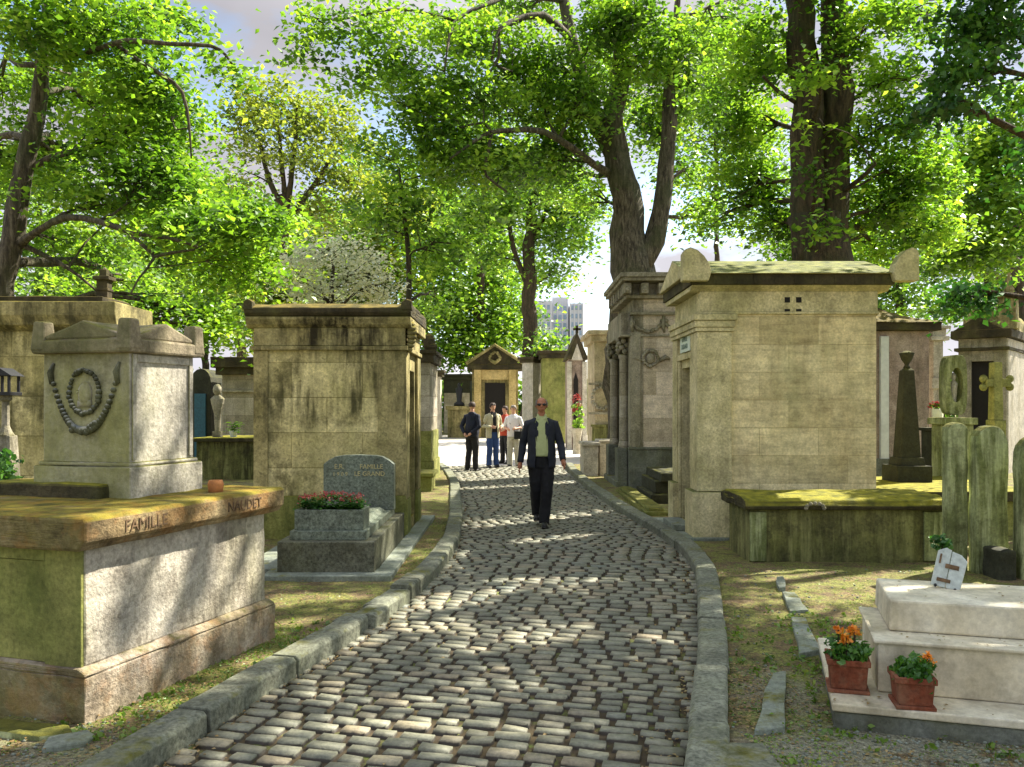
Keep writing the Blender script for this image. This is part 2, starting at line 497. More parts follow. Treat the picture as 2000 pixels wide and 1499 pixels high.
PLAQUE = plain("pale_enamel_plaque", (0.60, 0.68, 0.55), 0.4, 0.08, 8)
INK = plain("faded_lettering", (0.16, 0.22, 0.17), 0.7)
GOLD = plain("dull_gold_lettering", (0.42, 0.36, 0.16), 0.5)
CARVED = plain("carved_letter_shadow", (0.13, 0.08, 0.04), 0.9, .5, 25)
TERRA = stone("terracotta", (0.25, 0.066, 0.028), (0.17, 0.048, 0.022), grime=(0.34, 0.22, 0.13), g_amt=.45, g_pos=.53, moss=0, alg=.2, alg_c=(.09, .05, .025), bump=.3)
SOIL = plain("potting_soil", (0.04, 0.028, 0.015), 0.95)
RUST = plain("rusty_brown_pot", (0.40, 0.16, 0.05), 0.8, 0.3)
def bark(name, c_hi, c_lo, alg):
    m, nt, bs = new_mat(name)
    n = N(nt)
    pos = n('NewGeometry').outputs['Position']
    fur = n.noise(pos, 1.0, 8, 0.72, (16, 16, 2.6))
    c = n.ramp(fur, [(0.34, tuple(v * .22 for v in c_lo)), (0.46, c_lo), (0.62, c_hi)])
    c = n.mix(n.math('MULTIPLY', n.ramp(n.noise(pos, 1.6, 5, 0.6), [(0.45, 0.0), (0.62, 1.0)]), 0.65), c, alg)
    c = n.mix(0.6, c, n.ramp(n.noise(pos, 26, 5, 0.75), [(0.3, 0.45), (0.7, 1.5)]), 'MULTIPLY')
    n.l(c, bs.inputs['Base Color']); bs.inputs['Roughness'].default_value = 0.95
    bp = n('Bump'); bp.inputs['Strength'].default_value = 1.0; bp.inputs['Distance'].default_value = 0.05
    n.l(fur, bp.inputs['Height']); n.l(bp.outputs[0], bs.inputs['Normal'])
    return m


BARK = bark("brown_bark", (0.095, 0.065, 0.036), (0.04, 0.027, 0.014), (0.04, 0.045, 0.014))
BARKG = bark("grey_bark", (0.16, 0.135, 0.09), (0.055, 0.043, 0.026), (0.055, 0.062, 0.022))
LF_LIME = leaf_mat("lime_leaves", [(0.018, 0.050, 0.008), (0.075, 0.165, 0.014), (0.22, 0.37, 0.028), (0.42, 0.54, 0.07)])
LF_GREEN = leaf_mat("green_leaves", [(0.03, 0.075, 0.012), (0.08, 0.17, 0.018), (0.20, 0.33, 0.03), (0.42, 0.52, 0.07)])
LF_OLIVE = leaf_mat("olive_leaves", [(0.05, 0.085, 0.02), (0.12, 0.17, 0.022), (0.25, 0.29, 0.03), (0.42, 0.42, 0.07)])
LF_DARK = leaf_mat("dark_green_leaves", [(0.010, 0.035, 0.008), (0.02, 0.08, 0.012), (0.05, 0.15, 0.018), (0.13, 0.28, 0.03)], 0.35)
LF_SILVER = leaf_mat("silvery_leaves", [(0.42, 0.48, 0.36), (0.60, 0.63, 0.47), (0.82, 0.80, 0.58), (0.92, 0.90, 0.70)], 0.55, (1.1, 1.1, 0.95))
LF_GRASS = leaf_mat("grass_blades", [(0.04, 0.09, 0.01), (0.09, 0.17, 0.015), (0.18, 0.28, 0.03), (0.3, 0.34, 0.06)], 0.3)
LF_DRY = leaf_mat("dry_leaves", [(0.10, 0.06, 0.02), (0.22, 0.14, 0.05), (0.34, 0.24, 0.10), (0.16, 0.18, 0.05)], 0.2, (1.1, 1, 0.8))
FL_RED = leaf_mat("red_petals", [(0.20, 0.02, 0.02), (0.38, 0.05, 0.045), (0.5, 0.12, 0.10)], 0.3, (1, 1, 1))
FL_ORANGE = leaf_mat("orange_petals", [(0.75, 0.12, 0.01), (0.85, 0.22, 0.01), (0.85, 0.40, 0.03)], 0.3, (1, 1, 1))


# ------------------------------------------------------------------ ground, path, kerbs
LP = np.array([(0, -2.55), (2, -2.06), (3.98, -1.58), (4.4, -1.50), (5.34, -1.25), (5.96, -1.09), (6.42, -.97), (7.0, -.85), (8.2, -.70), (9.57, -.63),
               (11.2, -.66), (13.4, -.785), (17.8, -1.12), (21.2, -1.53), (25, -2.2)])
RP = np.array([(0, -.2), (2, .32), (3.95, .81), (4.63, .99), (5.68, 1.24), (7.99, 1.75), (9.15, 1.86), (10.2, 1.87), (11.15, 1.82), (13.57, 1.62),
               (17.0, 1.465), (21.2, 1.42), (25, 1.5)])


def smooth_curve(P):
    ys = np.linspace(P[0, 0], P[-1, 0], 400)
    xs = np.interp(ys, P[:, 0], P[:, 1])
    k = np.ones(19) / 19
    xp = np.pad(xs, 9, mode='reflect', reflect_type='odd')
    return ys, np.convolve(xp, k, 'valid')


LY, LX = smooth_curve(LP)
RY, RX = smooth_curve(RP)
XL = lambda y: float(np.interp(y, LY, LX))
XR = lambda y: float(np.interp(y, RY, RX))


def axis_steps(a, b, fine0, fine1, fs, cs):
    out = [a]
    while out[-1] < b:
        x = out[-1]
        d = 0 if fine0 <= x <= fine1 else min(abs(x - fine0), abs(x - fine1))
        out.append(x + min(cs, fs + d * 0.12))
    return np.array(out)


def ground_height(x, y):
    z = 0.088 + 0.022 * noise.noise(Vector((x * 0.9, y * 0.9, 0))) + 0.010 * noise.noise(Vector((x * 4, y * 4, 3)))
    if 0 < y < 24.5:
        a, b = XL(y), XR(y)
        if a - 0.12 < x < b + 0.12: return -0.12
    t = min(max((y - 23.3) / 0.9, 0), 1) * min(max((51 - y) / 0.9, 0), 1)
    return z * (1 - t) + t * -0.05


gx = axis_steps(-400, 400, -5.2, 5.6, 0.075, 40)
gy = axis_steps(-60, 900, 2.6, 24.6, 0.10, 40)
gv = [(x, y, ground_height(x, y)) for y in gy for x in gx]
nx = len(gx)
gf = [(j * nx + i, j * nx + i + 1, (j + 1) * nx + i + 1, (j + 1) * nx + i) for j in range(len(gy) - 1) for i in range(nx - 1)]

m, nt, bs = new_mat("earth_moss_and_gravel")
n = N(nt)
pos = n('NewGeometry').outputs['Position']
b0 = n.mix(n.ramp(n.noise(pos, 2.2, 6, 0.65), [(0.38, 0.0), (0.6, 1.0)]), (0.10, 0.066, 0.026), (0.20, 0.14, 0.062))
b0 = n.mix(n.ramp(n.noise(pos, 5.0, 6, 0.7), [(0.42, 0.0), (0.55, 0.9)]), b0, (0.17, 0.18, 0.03))
b0 = n.mix(n.ramp(n.noise(pos, 11, 6, 0.75), [(0.52, 0.0), (0.64, 0.8)]), b0, (0.045, 0.035, 0.015))
at = n('Attribute', attribute_name='gravel')
gr = n.mix(n.ramp(n.noise(pos, 55, 3, 0.6), [(0.35, 0.0), (0.65, 1.0)]), (0.30, 0.29, 0.20), (0.15, 0.145, 0.09))
b0 = n.mix(n.math('MULTIPLY', at.outputs['Fac'], n.ramp(n.noise(pos, 4, 5, 0.7), [(0.40, 0.0), (0.5, 1.0)])), b0, gr)
b0 = n.mix(1.0, b0, n.ramp(n.noise(pos, 48, 5, 0.8), [(0.34, 0.2), (0.66, 1.8)]), 'MULTIPLY')
n.l(b0, bs.inputs['Base Color']); bs.inputs['Roughness'].default_value = 0.95
bp = n('Bump'); bp.inputs['Strength'].default_value = 1.0; bp.inputs['Distance'].default_value = 0.02
n.l(n.noise(pos, 35, 6, 0.75), bp.inputs['Height']); n.l(bp.outputs[0], bs.inputs['Normal'])
GROUND = m
me = bpy.data.meshes.new("ground")
me.from_pydata(gv, [], gf)
ga = me.attributes.new("gravel", 'FLOAT', 'POINT')
val = []
for x, y, z in gv:
    a = max(0, 1 - math.hypot((x - 2.1) / 1.5, (y - 3.8) / 0.55)) * 2.2
    b = max(0, 1 - math.hypot((x + 2.5) / 1.2, (y - 3.7) / 0.6)) * 1.0
    c = max(0, 1 - math.hypot((x - 1.5) / 0.5, (y - 4.7) / 0.6)) * 0.9
    val.append(min(1.0, max(a, b, c)))
ga.data.foreach_set("value", val)
me.materials.append(GROUND)
me.polygons.foreach_set("use_smooth", [True] * len(me.polygons))
g = bpy.data.objects.new("ground", me); COL.objects.link(g)
tag(g, kind='structure')

# pale cross lane beyond the path
m, nt, bs = new_mat("pale_lane_surface")
n = N(nt); pos = n('NewGeometry').outputs['Position']
n.l(n.mix(n.ramp(n.noise(pos, 1.2, 6, 0.7), [(0.35, 0.0), (0.65, 1.0)]), (0.52, 0.48, 0.42), (0.42, 0.39, 0.33)), bs.inputs['Base Color'])
bs.inputs['Roughness'].default_value = 0.9
LANE = m
mb = MB(); mb.add([(-80, 23.2, 0.0), (80, 23.2, 0.0), (80, 50.6, 0.0), (-80, 50.6, 0.0)], [(0, 1, 2, 3)])
tag(mb.build("cross_lane", LANE), kind='structure')

# bed of earth between the setts
m, nt, bs = new_mat("joint_earth")
n = N(nt); pos = n('NewGeometry').outputs['Position']
c = n.mix(n.ramp(n.noise(pos, 3, 5, 0.7), [(0.4, 0.0), (0.6, 1.0)]), (0.035, 0.024, 0.011), (0.07, 0.05, 0.02))
c = n.mix(n.ramp(n.noise(pos, 4.2, 5, 0.7), [(0.55, 0.0), (0.66, 1.0)]), c, (0.13, 0.16, 0.03))
n.l(c, bs.inputs['Base Color']); bs.inputs['Roughness'].default_value = 1
JOINT = m
ys = np.arange(-0.5, 23.6, 0.25)
mb = MB()
row = []
for y in ys: row.append([(XL(max(y, 0)) - 0.1, y, 0.011), (XR(max(y, 0)) + 0.1, y, 0.011)])
mb.rings(row, cap=False, closed=False)
tag(mb.build("path_bed", JOINT), kind='structure')

m, nt, bs = new_mat("sandstone_setts")
n = N(nt); geo = n('NewGeometry'); pos = geo.outputs['Position']
c = n.ramp(geo.outputs['Random Per Island'], [(0.0, (0.12, 0.118, 0.078)), (0.35, (0.17, 0.172, 0.118)), (0.7, (0.225, 0.222, 0.152)), (0.92, (0.25, 0.21, 0.13)), (1.0, (0.14, 0.16, 0.125))])
c = n.mix(0.75, c, n.ramp(n.noise(pos, 30, 6, 0.75), [(0.3, 0.45), (0.7, 1.5)]), 'MULTIPLY')
c = n.mix(n.ramp(n.noise(pos, 1.1, 5, 0.6), [(0.5, 0.0), (0.72, 0.6)]), c, (0.22, 0.20, 0.12))
sz = n('SeparateXYZ'); n.l(pos, sz.inputs[0])
c = n.mix(n.ramp(n.math('ADD', sz.outputs['Z'], n.math('MULTIPLY', n.noise(pos, 40, 3, .6), .010)), [(0.0, 1.0), (0.0285, 1.0), (0.0335, 0.0)]), c, (0.032, 0.024, 0.012))
n.l(c, bs.inputs['Base Color']); bs.inputs['Roughness'].default_value = 0.62
bp = n('Bump'); bp.inputs['Strength'].default_value = 0.5; bp.inputs['Distance'].default_value = 0.008
n.l(n.noise(pos, 30, 5, 0.7), bp.inputs['Height']); n.l(bp.outputs[0], bs.inputs['Normal'])
SETT = m


def centre(y):
    return 0.5 * (XL(y) + XR(y))


def build_setts():
    vs, fs = [], []
    r = random.Random(3)
    y = 0.2
    k = 0
    while y < 23.5:
        rowd = r.uniform(0.104, 0.126) * (1.0 + 0.12 * math.sin(y))
        tx = (centre(y + 0.3) - centre(max(0.0, y - 0.3))) / (0.3 + min(0.3, y))
        ln = math.hypot(tx, 1)
        t = Vector((tx / ln, 1 / ln, 0)); nn = Vector((t.y, -t.x, 0))
        c = Vector((centre(y), y, 0))
        hw = 0.5 * (XR(y) - XL(y)) * t.y + 0.07
        w = -hw - r.uniform(0, 0.12)
        # slight bow of each row
        while w < hw:
            sw = r.uniform(0.135, 0.215)
            a0, a1 = max(w, -hw - 0.02), min(w + sw, hw + 0.02)
            if a1 - a0 > 0.05:
                g = 0.011
                cx = [a0 + g, a0 + g + 0.009, (a0 + a1) / 2, a1 - g - 0.009, a1 - g]
                cy = [g, g + 0.009, rowd / 2, rowd - g - 0.009, rowd - g]
                tilt1, tilt2, dz = r.gauss(0, 0.011), r.gauss(0, 0.013), r.gauss(0, 0.002)
                sk = r.gauss(0, 0.004)
                base = len(vs)
                jit = [[r.gauss(0, 0.0018) for _ in range(2)] for _ in range(25)]
                for j in range(5):
                    for i in range(5):
                        ex, ey = (i in (0, 4)), (j in (0, 4))
                        u, v = cx[i], cy[j]
                        if ex and ey:
                            u += 0.004 * (1 if i == 0 else -1); v += 0.004 * (1 if j == 0 else -1)
                        z = 0.034 + 0.0015 * (1 - (abs(i - 2) / 2) ** 2) + 0.0015 * (1 - (abs(j - 2) / 2) ** 2) + dz
                        z += tilt1 * (u - (a0 + a1) / 2) + tilt2 * (v - rowd / 2)
                        if ex or ey: z = -0.01
                        elif i in (1, 3) or j in (1, 3): z -= 0.002
                        u += jit[j * 5 + i][0]; v += jit[j * 5 + i][1]
                        bow = 0.0
                        p = c + nn * u + t * (v + bow + sk * i)
                        vs.append((p.x, p.y, z))
                for j in range(4):
                    for i in range(4):
                        a = base + j * 5 + i
                        fs.append((a, a + 1, a + 6, a + 5))
            w += sw
        y += rowd * t.y
        k += 1
    me = bpy.data.meshes.new("path")
    me.from_pydata(vs, [], fs)
    me.polygons.foreach_set("use_smooth", [True] * len(me.polygons))
    me.materials.append(SETT)
    o = bpy.data.objects.new("path", me); COL.objects.link(o)
    tag(o, kind='structure')


build_setts()


def kerb(side, X, seed, steps=None):
    r = random.Random(seed)
    mb = MB()
    y = 0.3
    while y < 23.2:
        ln = r.uniform(0.85, 1.15)
        dz, off = r.uniform(-0.006, 0.008), r.uniform(-0.008, 0.008)
        if side < 0 and 5.9 < y < 7.5:
            ln = r.uniform(0.22, 0.36); dz = r.uniform(-0.03, 0.03); off = r.uniform(-0.03, 0.03)
        y1 = min(y + ln, 23.2)
        m = 3
        R = []
        for k in range(m + 1):
            yy = y + 0.008 + (y1 - y - 0.016) * k / m
            dx = (X(yy + 0.1) - X(yy - 0.1)) / 0.2
            nn = Vector((side, -side * dx, 0)).normalized()
            p = Vector((X(yy) + off, yy, 0))
            w = 0.19
            h = 0.14 + dz
            R.append([p + Vector((0, 0, -0.05)), p + Vector((0, 0, h - 0.02)), p + nn * 0.02 + Vector((0, 0, h)),
                      p + nn * (w - 0.015) + Vector((0, 0, h)), p + nn * w + Vector((0, 0, h - 0.015)), p + nn * w + Vector((0, 0, -0.05))])
        mb.rings(R)
        y = y1
    if side > 0:
        mb.box(0.84, 1.14, 3.55, 3.86, -0.02, 0.137)
    o = mb.build("kerb", KERB, bevel=0.006, rough=0.012, sub=2, size=0.2)
    tag(o, kind='structure')


kerb(-1, XL, 11)
kerb(1, XR, 12)
GZ = 0.09


# ------------------------------------------------------------------ relief carving helpers
def wreath(mb, c, r, u, v, nrm, lump=0.02, n=26, arc=(0, 2 * math.pi), sag=1.0):
    c, u, v, nrm = Vector(c), Vector(u), Vector(v), Vector(nrm)
    for k in range(n):
        a = arc[0] + (arc[1] - arc[0]) * k / (n - 1 if arc[1] - arc[0] < 6.2 else n)
        p = c + u * (r * math.cos(a)) + v * (r * sag * math.sin(a))
        q = p + nrm * lump * 0.5 + u * rnd.uniform(-.3, .3) * lump + v * rnd.uniform(-.3, .3) * lump
        mb.ball(q, lump * rnd.uniform(0.75, 1.2), 6, 4)


def acroterion_poly(w, h, flip=False):
    """quarter-round ear of a roof corner"""
    pts = [(0, 0), (w, 0)]
    for k in range(7):
        a = math.pi / 2 * k / 6
        pts.append((w * math.cos(a) ** 0.8 if k < 6 else 0.0, 0.06 + (h - 0.06) * math.sin(a)))
    if flip: pts = [(-x, z) for x, z in pts][::-1]
    return pts


# ------------------------------------------------------------------ left family tomb
A1 = math.atan2(-0.319, 1.0) + math.pi / 2          # direction of its long side seen from above
ux = Vector((0.304, 0.953, 0)); uy = Vector((-0.953, 0.304, 0))   # along the path side, along the front towards the left
ang = math.atan2(ux.y, ux.x)
F1 = frame(-2.12, 4.21, 0.02, ang)                  # local x runs along the path side, local y to the left
t = thing("family_tomb", "big limestone chest tomb with thick mossy lettered slab beside the path's left kerb", "tomb", (-2.12, 4.21, 0.02), ang)
LT, WT = 1.62, 2.15
mb = MB(F1); mb.box(-0.02, LT + 0.02, -0.02, WT, -0.1, 0.30); mb.prism([(-0.02, .30), (-0.02, .318), (0.025, .34), (WT, .34), (WT, .3)], 'x', -0.02, LT + .02)
mb.build("plinth", TOMBP, t, 0.012, 0.035, size=.2, sub=4)
mb = MB(F1); mb.box(0.03, LT - 0.03, 0.03, WT - 0.02, 0.335, 0.935)
mb.build("side_wall", TOMB, t, 0.012, 0.022, size=.15, sub=4)
mb = MB(F1)                                        # raised border panels on the algae-green front
mb.box(0.010, 0.028, 0.03, 0.26, 0.335, 0.93); mb.box(0.012, 0.028, 0.262, WT - .03, 0.86, 0.93); mb.box(0.022, 0.0285, 0.262, WT - .03, 0.345, 0.858)
mb.build("front_panel", TOMBG, t, 0.005, 0.006, label="algae-green front panel")
mb = MB(F1)
mb.prism([(-0.04, .955), (-0.065, 0.975), (-0.065, 1.075), (-.05, 1.095), (WT + .02, 1.10), (WT + .02, .93), (-0.03, .93)], 'x', -0.065, LT + 0.06)
mb.build("cap_slab", CAPST, t, 0.016, 0.016, size=0.12, sub=4)
for txt, lx in (("FAMILLE", 0.36), ("NAUDET", 1.23)):
    M = F1 @ Matrix.Translation((lx, -0.0665, 0.995)) @ Matrix.Rotation(math.radians(90), 4, 'X')
    text_mesh("inscription", txt, 0.088, M, CARVED, t, 0.003)

# stele standing on it
sp = F1 @ Vector((0.93, 0.20, 1.08))
cx0, cy0 = -2.29, 5.08
F2 = frame(cx0, cy0, 0, ang)
t = thing("funerary_stele", "square carved stele with wreath relief and eared cap standing on the lettered tomb", "stele", (cx0, cy0, 1.09), ang)
SD, SW = 0.585, 0.65
mb = MB(F2); mb.box(-.12, 0.42, 0.11, SW + .28, 1.09, 1.20)
mb.build("mossy_step", SLABM, t, 0.015, 0.03, size=0.2)
mb = MB(F2); mb.box(-.04, SD + .04, -.04, SW + .04, 1.085, 1.30); mb.box(-.02, SD + .02, -.02, SW + .02, 1.30, 1.325)
mb.build("pedestal", STELE, t, 0.01, 0.012)
mb = MB(F2); mb.box(0, SD, 0, SW, 1.32, 2.0)
mb.build("shaft", STELE, t, 0.008, 0.008)
mb = MB(F2)
for a in (0.02, SD - .055):
    mb.box(a, a + .035, -.012, -.001, 1.34, 1.98)
mb.box(0.055, SD - .055, -.012, -.001, 1.93, 1.98)
mb.build("side_border", STELE, t, 0.004)
mb = MB(F2); mb.box(-.05, SD + .05, -.05, SW + .05, 1.985, 2.07)
mb.prism([(-.04, 2.07), (SW / 2, 2.185), (SW + .04, 2.07)], 'x', -0.03, SD + .03)
mb.prism([(-.04, 2.068), (SD / 2, 2.18), (SD + .04, 2.068)], 'y', -0.035, SW + .035)
for a in (-.055, SD - .055):
    for b in (-.055, SW - .055):
        mb.box(a, a + .11, b, b + .11, 2.0, 2.19, 0.012)
mb.build("eared_cap", STELED, t, 0.014, 0.015)
mb = MB(F2)
fc = (0, SW * .52, 1.74)
wreath(mb, (-0.004, SW * .50, 1.75), 0.115, (0, 1, 0), (0, 0, 1), (-1, 0, 0), 0.017, 30, sag=1.15)
mb.build("wreath", DARKREL, t, smooth=True)
mb = MB(F2)
for k in range(34):
    s = k / 33
    yy = SW * .5 + (s - .5) * 2 * 0.235
    zz = 1.80 - 0.285 * (1 - abs(2 * s - 1) ** 2.4)
    mb.ball((-0.012, yy, zz), 0.016 + 0.012 * (1 - abs(2 * s - 1)), 6, 4)
    if 9 < k < 24: mb.ball((-0.02, yy + rnd.uniform(-.01, .01), zz + rnd.uniform(-.02, .02)), 0.02, 6, 4)
for b in (SW * .5 - .25, SW * .5 + .25):
    mb.tube([(-.008, b, 1.80), (-.012, b + .01, 1.87), (-.006, b - .01, 1.93)], [.016, .02, .008], 6)
mb.build("garland", DARKREL, t, smooth=True)
mb = MB(F2); mb.ball((-0.002, SW * .5, 1.74), 0.018, 10, 8, 0.075, 0.055); mb.ball((-0.01, SW * .5 + .045, 1.75), .012, 6, 4); mb.box(-.012, .0, SW * .5 - .05, SW * .5 + .05, 1.66, 1.70)
mb.build("profile_relief", STELE, t, smooth=True)

p = PT(398, 955, 6.0)
t = thing("small_pot", "little rust-brown flowerless pot on the lettered tomb slab's far corner", "pot", (-2.155, 6.0, 1.10))
t.location = (-1.90, 5.45, 1.105); WM[t.name] = frame(-1.90, 5.45, 1.105)
mb = MB(frame(-1.90, 5.45, 1.105)); mb.lathe([(0.03, 0), (0.045, 0.01), (0.05, .06), (0.042, .085), (.03, .085), (.028, .05)], 0, 0, 14)
mb.build("pot_body", RUST, t, smooth=True)

# ------------------------------------------------------------------ granite grave with headstone
FX, FY = -2.165, 7.83
t = thing("granite_grave", "polished grey granite grave with stepped ledger and arched headstone behind red flowers", "grave", (FX, FY, GZ))
mb = MB(); mb.box(FX - .10, -1.09, 7.66, 8.04, 0.02, .135); mb.box(-1.268, -1.09, 8.045, 12.0, 0.02, .133); mb.box(-2.6, FX - .001, 8.045, 10.0, 0.02, .128)
mb.build("footing_slab", FOOT, t, 0.008, 0.008)
mb = MB(); mb.box(FX, -1.27, FY, 10.02, 0.10, .415)
mb.build("base_block", GRANITED, t, 0.008, label="rough dark granite base block")
mb = MB(); mb.box(FX + .09, -1.36, FY + .10, 9.85, .416, .50); mb.prism([(FX + .14, .50), (-1.41, .50), (-1.47, .545), (FX + .2, .545)], 'y', FY + .55, 9.5)
mb.build("ledger", GRANITE, t, 0.006)
PX0, PX1, PY0, PY1 = FX + .12, -1.40, FY + .16, FY + .52
mb = MB(); mb.box(PX0, PX1, PY0, PY0 + .04, .50, .69); mb.box(PX0, PX1, PY1 - .04, PY1, .50, .69)
mb.box(PX0, PX0 + .04, PY0 + .041, PY1 - .041, .50, .688); mb.box(PX1 - .04, PX1, PY0 + .041, PY1 - .041, .50, .688)
pl = mb.build("planter", GRANITE, t, 0.005)
mb = MB(); mb.box(PX0 + .04, PX1 - .04, PY0 + .04, PY1 - .04, .55, .66)
mb.build("soil", SOIL, pl)
hx0, hx1 = -2.12, -1.325
hz = 1.115
poly = [(hx0, .5), (hx1, .5), (hx1, hz - .10)]
poly += [(hx1 - 0.05, hz - .06), (hx1 - .13, hz - .015), (hx1 - .22, hz), ((hx0 + hx1) / 2, hz + .005), (hx0 + .22, hz), (hx0 + .13, hz - .015), (hx0 + .05, hz - .06), (hx0, hz - .10)]
mb = MB(); mb.prism(poly, 'y', 9.55, 9.67)
hs = mb.build("headstone", GRANITE, t, 0.008)
for txt, x, z, s in (("E.R.", -1.94, .965, .075), ("1 9 0 9", -1.93, .885, .06), ("FAMILLE", -1.58, .965, .072), ("LE GRAND", -1.60, .885, .072)):
    M = Matrix.Translation((x, 9.547, z)) @ Matrix.Rotation(math.radians(90), 4, 'X')
    text_mesh("inscription", txt, s, M, GOLD, hs, 0.002)


# openings cut through the crowns along sun rays to place sun patches (point it reaches, radius)
GAPS = [((2.6, 4.75, .64), .1), ((.8, 10.6, 0), .34), ((1.3, 10.3, 0), .28), ((.2, 10.3, 0), .22), ((-.45, 7.2, 0), .26), ((-.75, 6.9, 0), .2), ((-.1, 7.5, 0), .12), ((.15, 6.1, 0), .2), ((.35, 6.15, 0), .14),
        ((-.2, 5.8, 0), .12), ((1.0, 6.0, 0), .12), ((-.6, 6.3, 0), .16), ((-.3, 17.0, 0), .3), ((-1.0, 16.3, 0), .3), ((.9, 16.8, 0), .35), ((.3, 14.8, 0), .2), ((-1.0, 5.95, .1), .12), ((-.85, 6.7, .1), .14),
        ((1.95, 10.9, .15), .34), ((1.9, 12.5, .1), .2), ((2.75, 7.0, .1), .16), ((2.5, 6.9, .1), .1), ((-1.75, 6.9, .1), .2), ((-1.4, 7.0, .1), .13), ((-1.55, 6.2, .1), .1), ((-1.75, 4.6, .1), .14), ((-1.5, 5.2, .1), .14),
        ((-.9, 4.9, .1), .10), ((.2, 4.5, 0), .07), ((-.5, 4.3, 0), .06), ((.9, 8.6, 0), .10), ((5.0, 10.8, .65), .3), ((2.3, 4.9, .64), .12)]
for a_, z_, r_ in ((.06, .80, .13), (.08, .50, .12), (.12, .15, .12), (.80, .85, .09), (.72, .62, .09), (.62, .45, .08), (1.32, .85, .09), (1.22, .68, .08), (1.12, .52, .08), (1.50, .60, .07), (.45, .35, .06), (1.0, .40, .06),
                   (1.45, 1.05, .10), (.9, 1.05, .08), (.15, 1.05, .10), (.35, 1.03, .07)):
    GAPS.append((tuple(F1 @ Vector((a_, -.03, z_))), r_))
for a_, z_, r_ in ((.42, 1.80, .09), (.34, 1.62, .09), (.28, 1.45, .09), (.45, 1.25, .08), (.3, 2.05, .1)):
    GAPS.append((tuple(F2 @ Vector((a_, -.01, z_))), r_))
SD_ = np.array(sdir)


def sun_gaps(P):
    """True for leaves that stay"""
    keep = np.ones(len(P), bool)
    wob = 1 + .35 * np.sin(P[:, 0] * 9 + P[:, 1] * 7) * np.cos(P[:, 2] * 8)
    for g, rr in GAPS:
        q = P - np.array(g)
        t_ = q @ SD_
        d_ = np.linalg.norm(q - t_[:, None] * SD_, axis=1)
        keep &= ~((t_ > 3.0) & (d_ < (rr + .05) * wob))
    return keep


# leafy clump builder (numpy): rhombus leaves round sub-clumps
def leaf_mesh(name, centres, per, spread, size, mat, parent=None, seed=0, up=0.8, squash=0.45, droop=0.15, aspect=0.62, light=False):
    r = np.random.default_rng(seed)
    C = np.repeat(np.asarray(centres, float), per, axis=0)
    nleaf = len(C)
    S = spread if np.isscalar(spread) else np.repeat(np.asarray(spread), per)[:, None]
    off = r.normal(0, 1, (nleaf, 3)) * S * np.array([1, 1, squash])
    off[:, 2] -= droop * (off[:, 0] ** 2 + off[:, 1] ** 2) / np.maximum(np.asarray(S).reshape(-1) if not np.isscalar(S) else S, 1e-3)
    P = C + off
    if name == "crown" and C[:, 1].min() < 27:
        P = P[sun_gaps(P)]
        nleaf = len(P)
    nrm = r.normal(0, 1, (nleaf, 3)); nrm /= np.linalg.norm(nrm, axis=1, keepdims=True)
    nrm = nrm * (1 - up) + np.array([0, 0, up]); nrm /= np.linalg.norm(nrm, axis=1, keepdims=True)
    d = r.normal(0, 1, (nleaf, 3))
    a = np.cross(nrm, d); a /= np.linalg.norm(a, axis=1, keepdims=True)
    b = np.cross(nrm, a)
    s = (size * r.uniform(0.6, 1.35, nleaf))[:, None]
    fold = nrm * s * 0.12
    v = np.stack([P - a * s * .5, P + b * s * aspect * .5 + a * s * .08 + fold, P + a * s * .5, P - b * s * aspect * .5 + a * s * .08 + fold], 1).reshape(-1, 3)
    if parent is not None:
        inv = np.array(WM[parent.name].inverted())
        v = v @ inv[:3, :3].T + inv[:3, 3]
    me = bpy.data.meshes.new(name)
    me.vertices.add(nleaf * 4); me.vertices.foreach_set("co", v.ravel())
    me.loops.add(nleaf * 4); me.loops.foreach_set("vertex_index", np.arange(nleaf * 4, dtype=np.int32))
    me.polygons.add(nleaf); me.polygons.foreach_set("loop_start", np.arange(0, nleaf * 4, 4, dtype=np.int32))
    try: me.polygons.foreach_set("loop_total", np.full(nleaf, 4, np.int32))
    except Exception: pass
    me.update(calc_edges=True)
    me.materials.append(mat)
    o = bpy.data.objects.new(name, me); COL.objects.link(o)
    if parent is not None:
        o.parent = parent; WM[o.name] = WM[parent.name]
    return o


def box_points(x0, x1, y0, y1, z0, z1, k, seed):
    r = np.random.default_rng(seed)
    return r.uniform((x0, y0, z0), (x1, y1, z1), (k, 3))


t = thing("red_flowers", "low bank of red begonias filling the granite planter", "flowers", (-1.78, FY + .34, .66))
leaf_mesh("foliage", box_points(PX0 + .05, PX1 - .06, PY0 + .06, PY1 - .06, .68, .74, 60, 1), 14, 0.03, 0.045, LF_DARK, t, 1)
bp_ = box_points(PX0 + .01, PX1 - .03, PY0 + .02, PY1 - .05, .74, .80, 60, 2)
bp_[:, 2] += .05 * (1 - ((bp_[:, 0] - (PX0 + PX1) / 2) / .35) ** 2)
leaf_mesh("foliage", bp_ - np.array([0, 0, .035]), 12, .028, .04, LF_DARK, t, 7)
leaf_mesh("blossom", bp_, 6, 0.02, 0.026, FL_RED, t, 2, up=0.3)


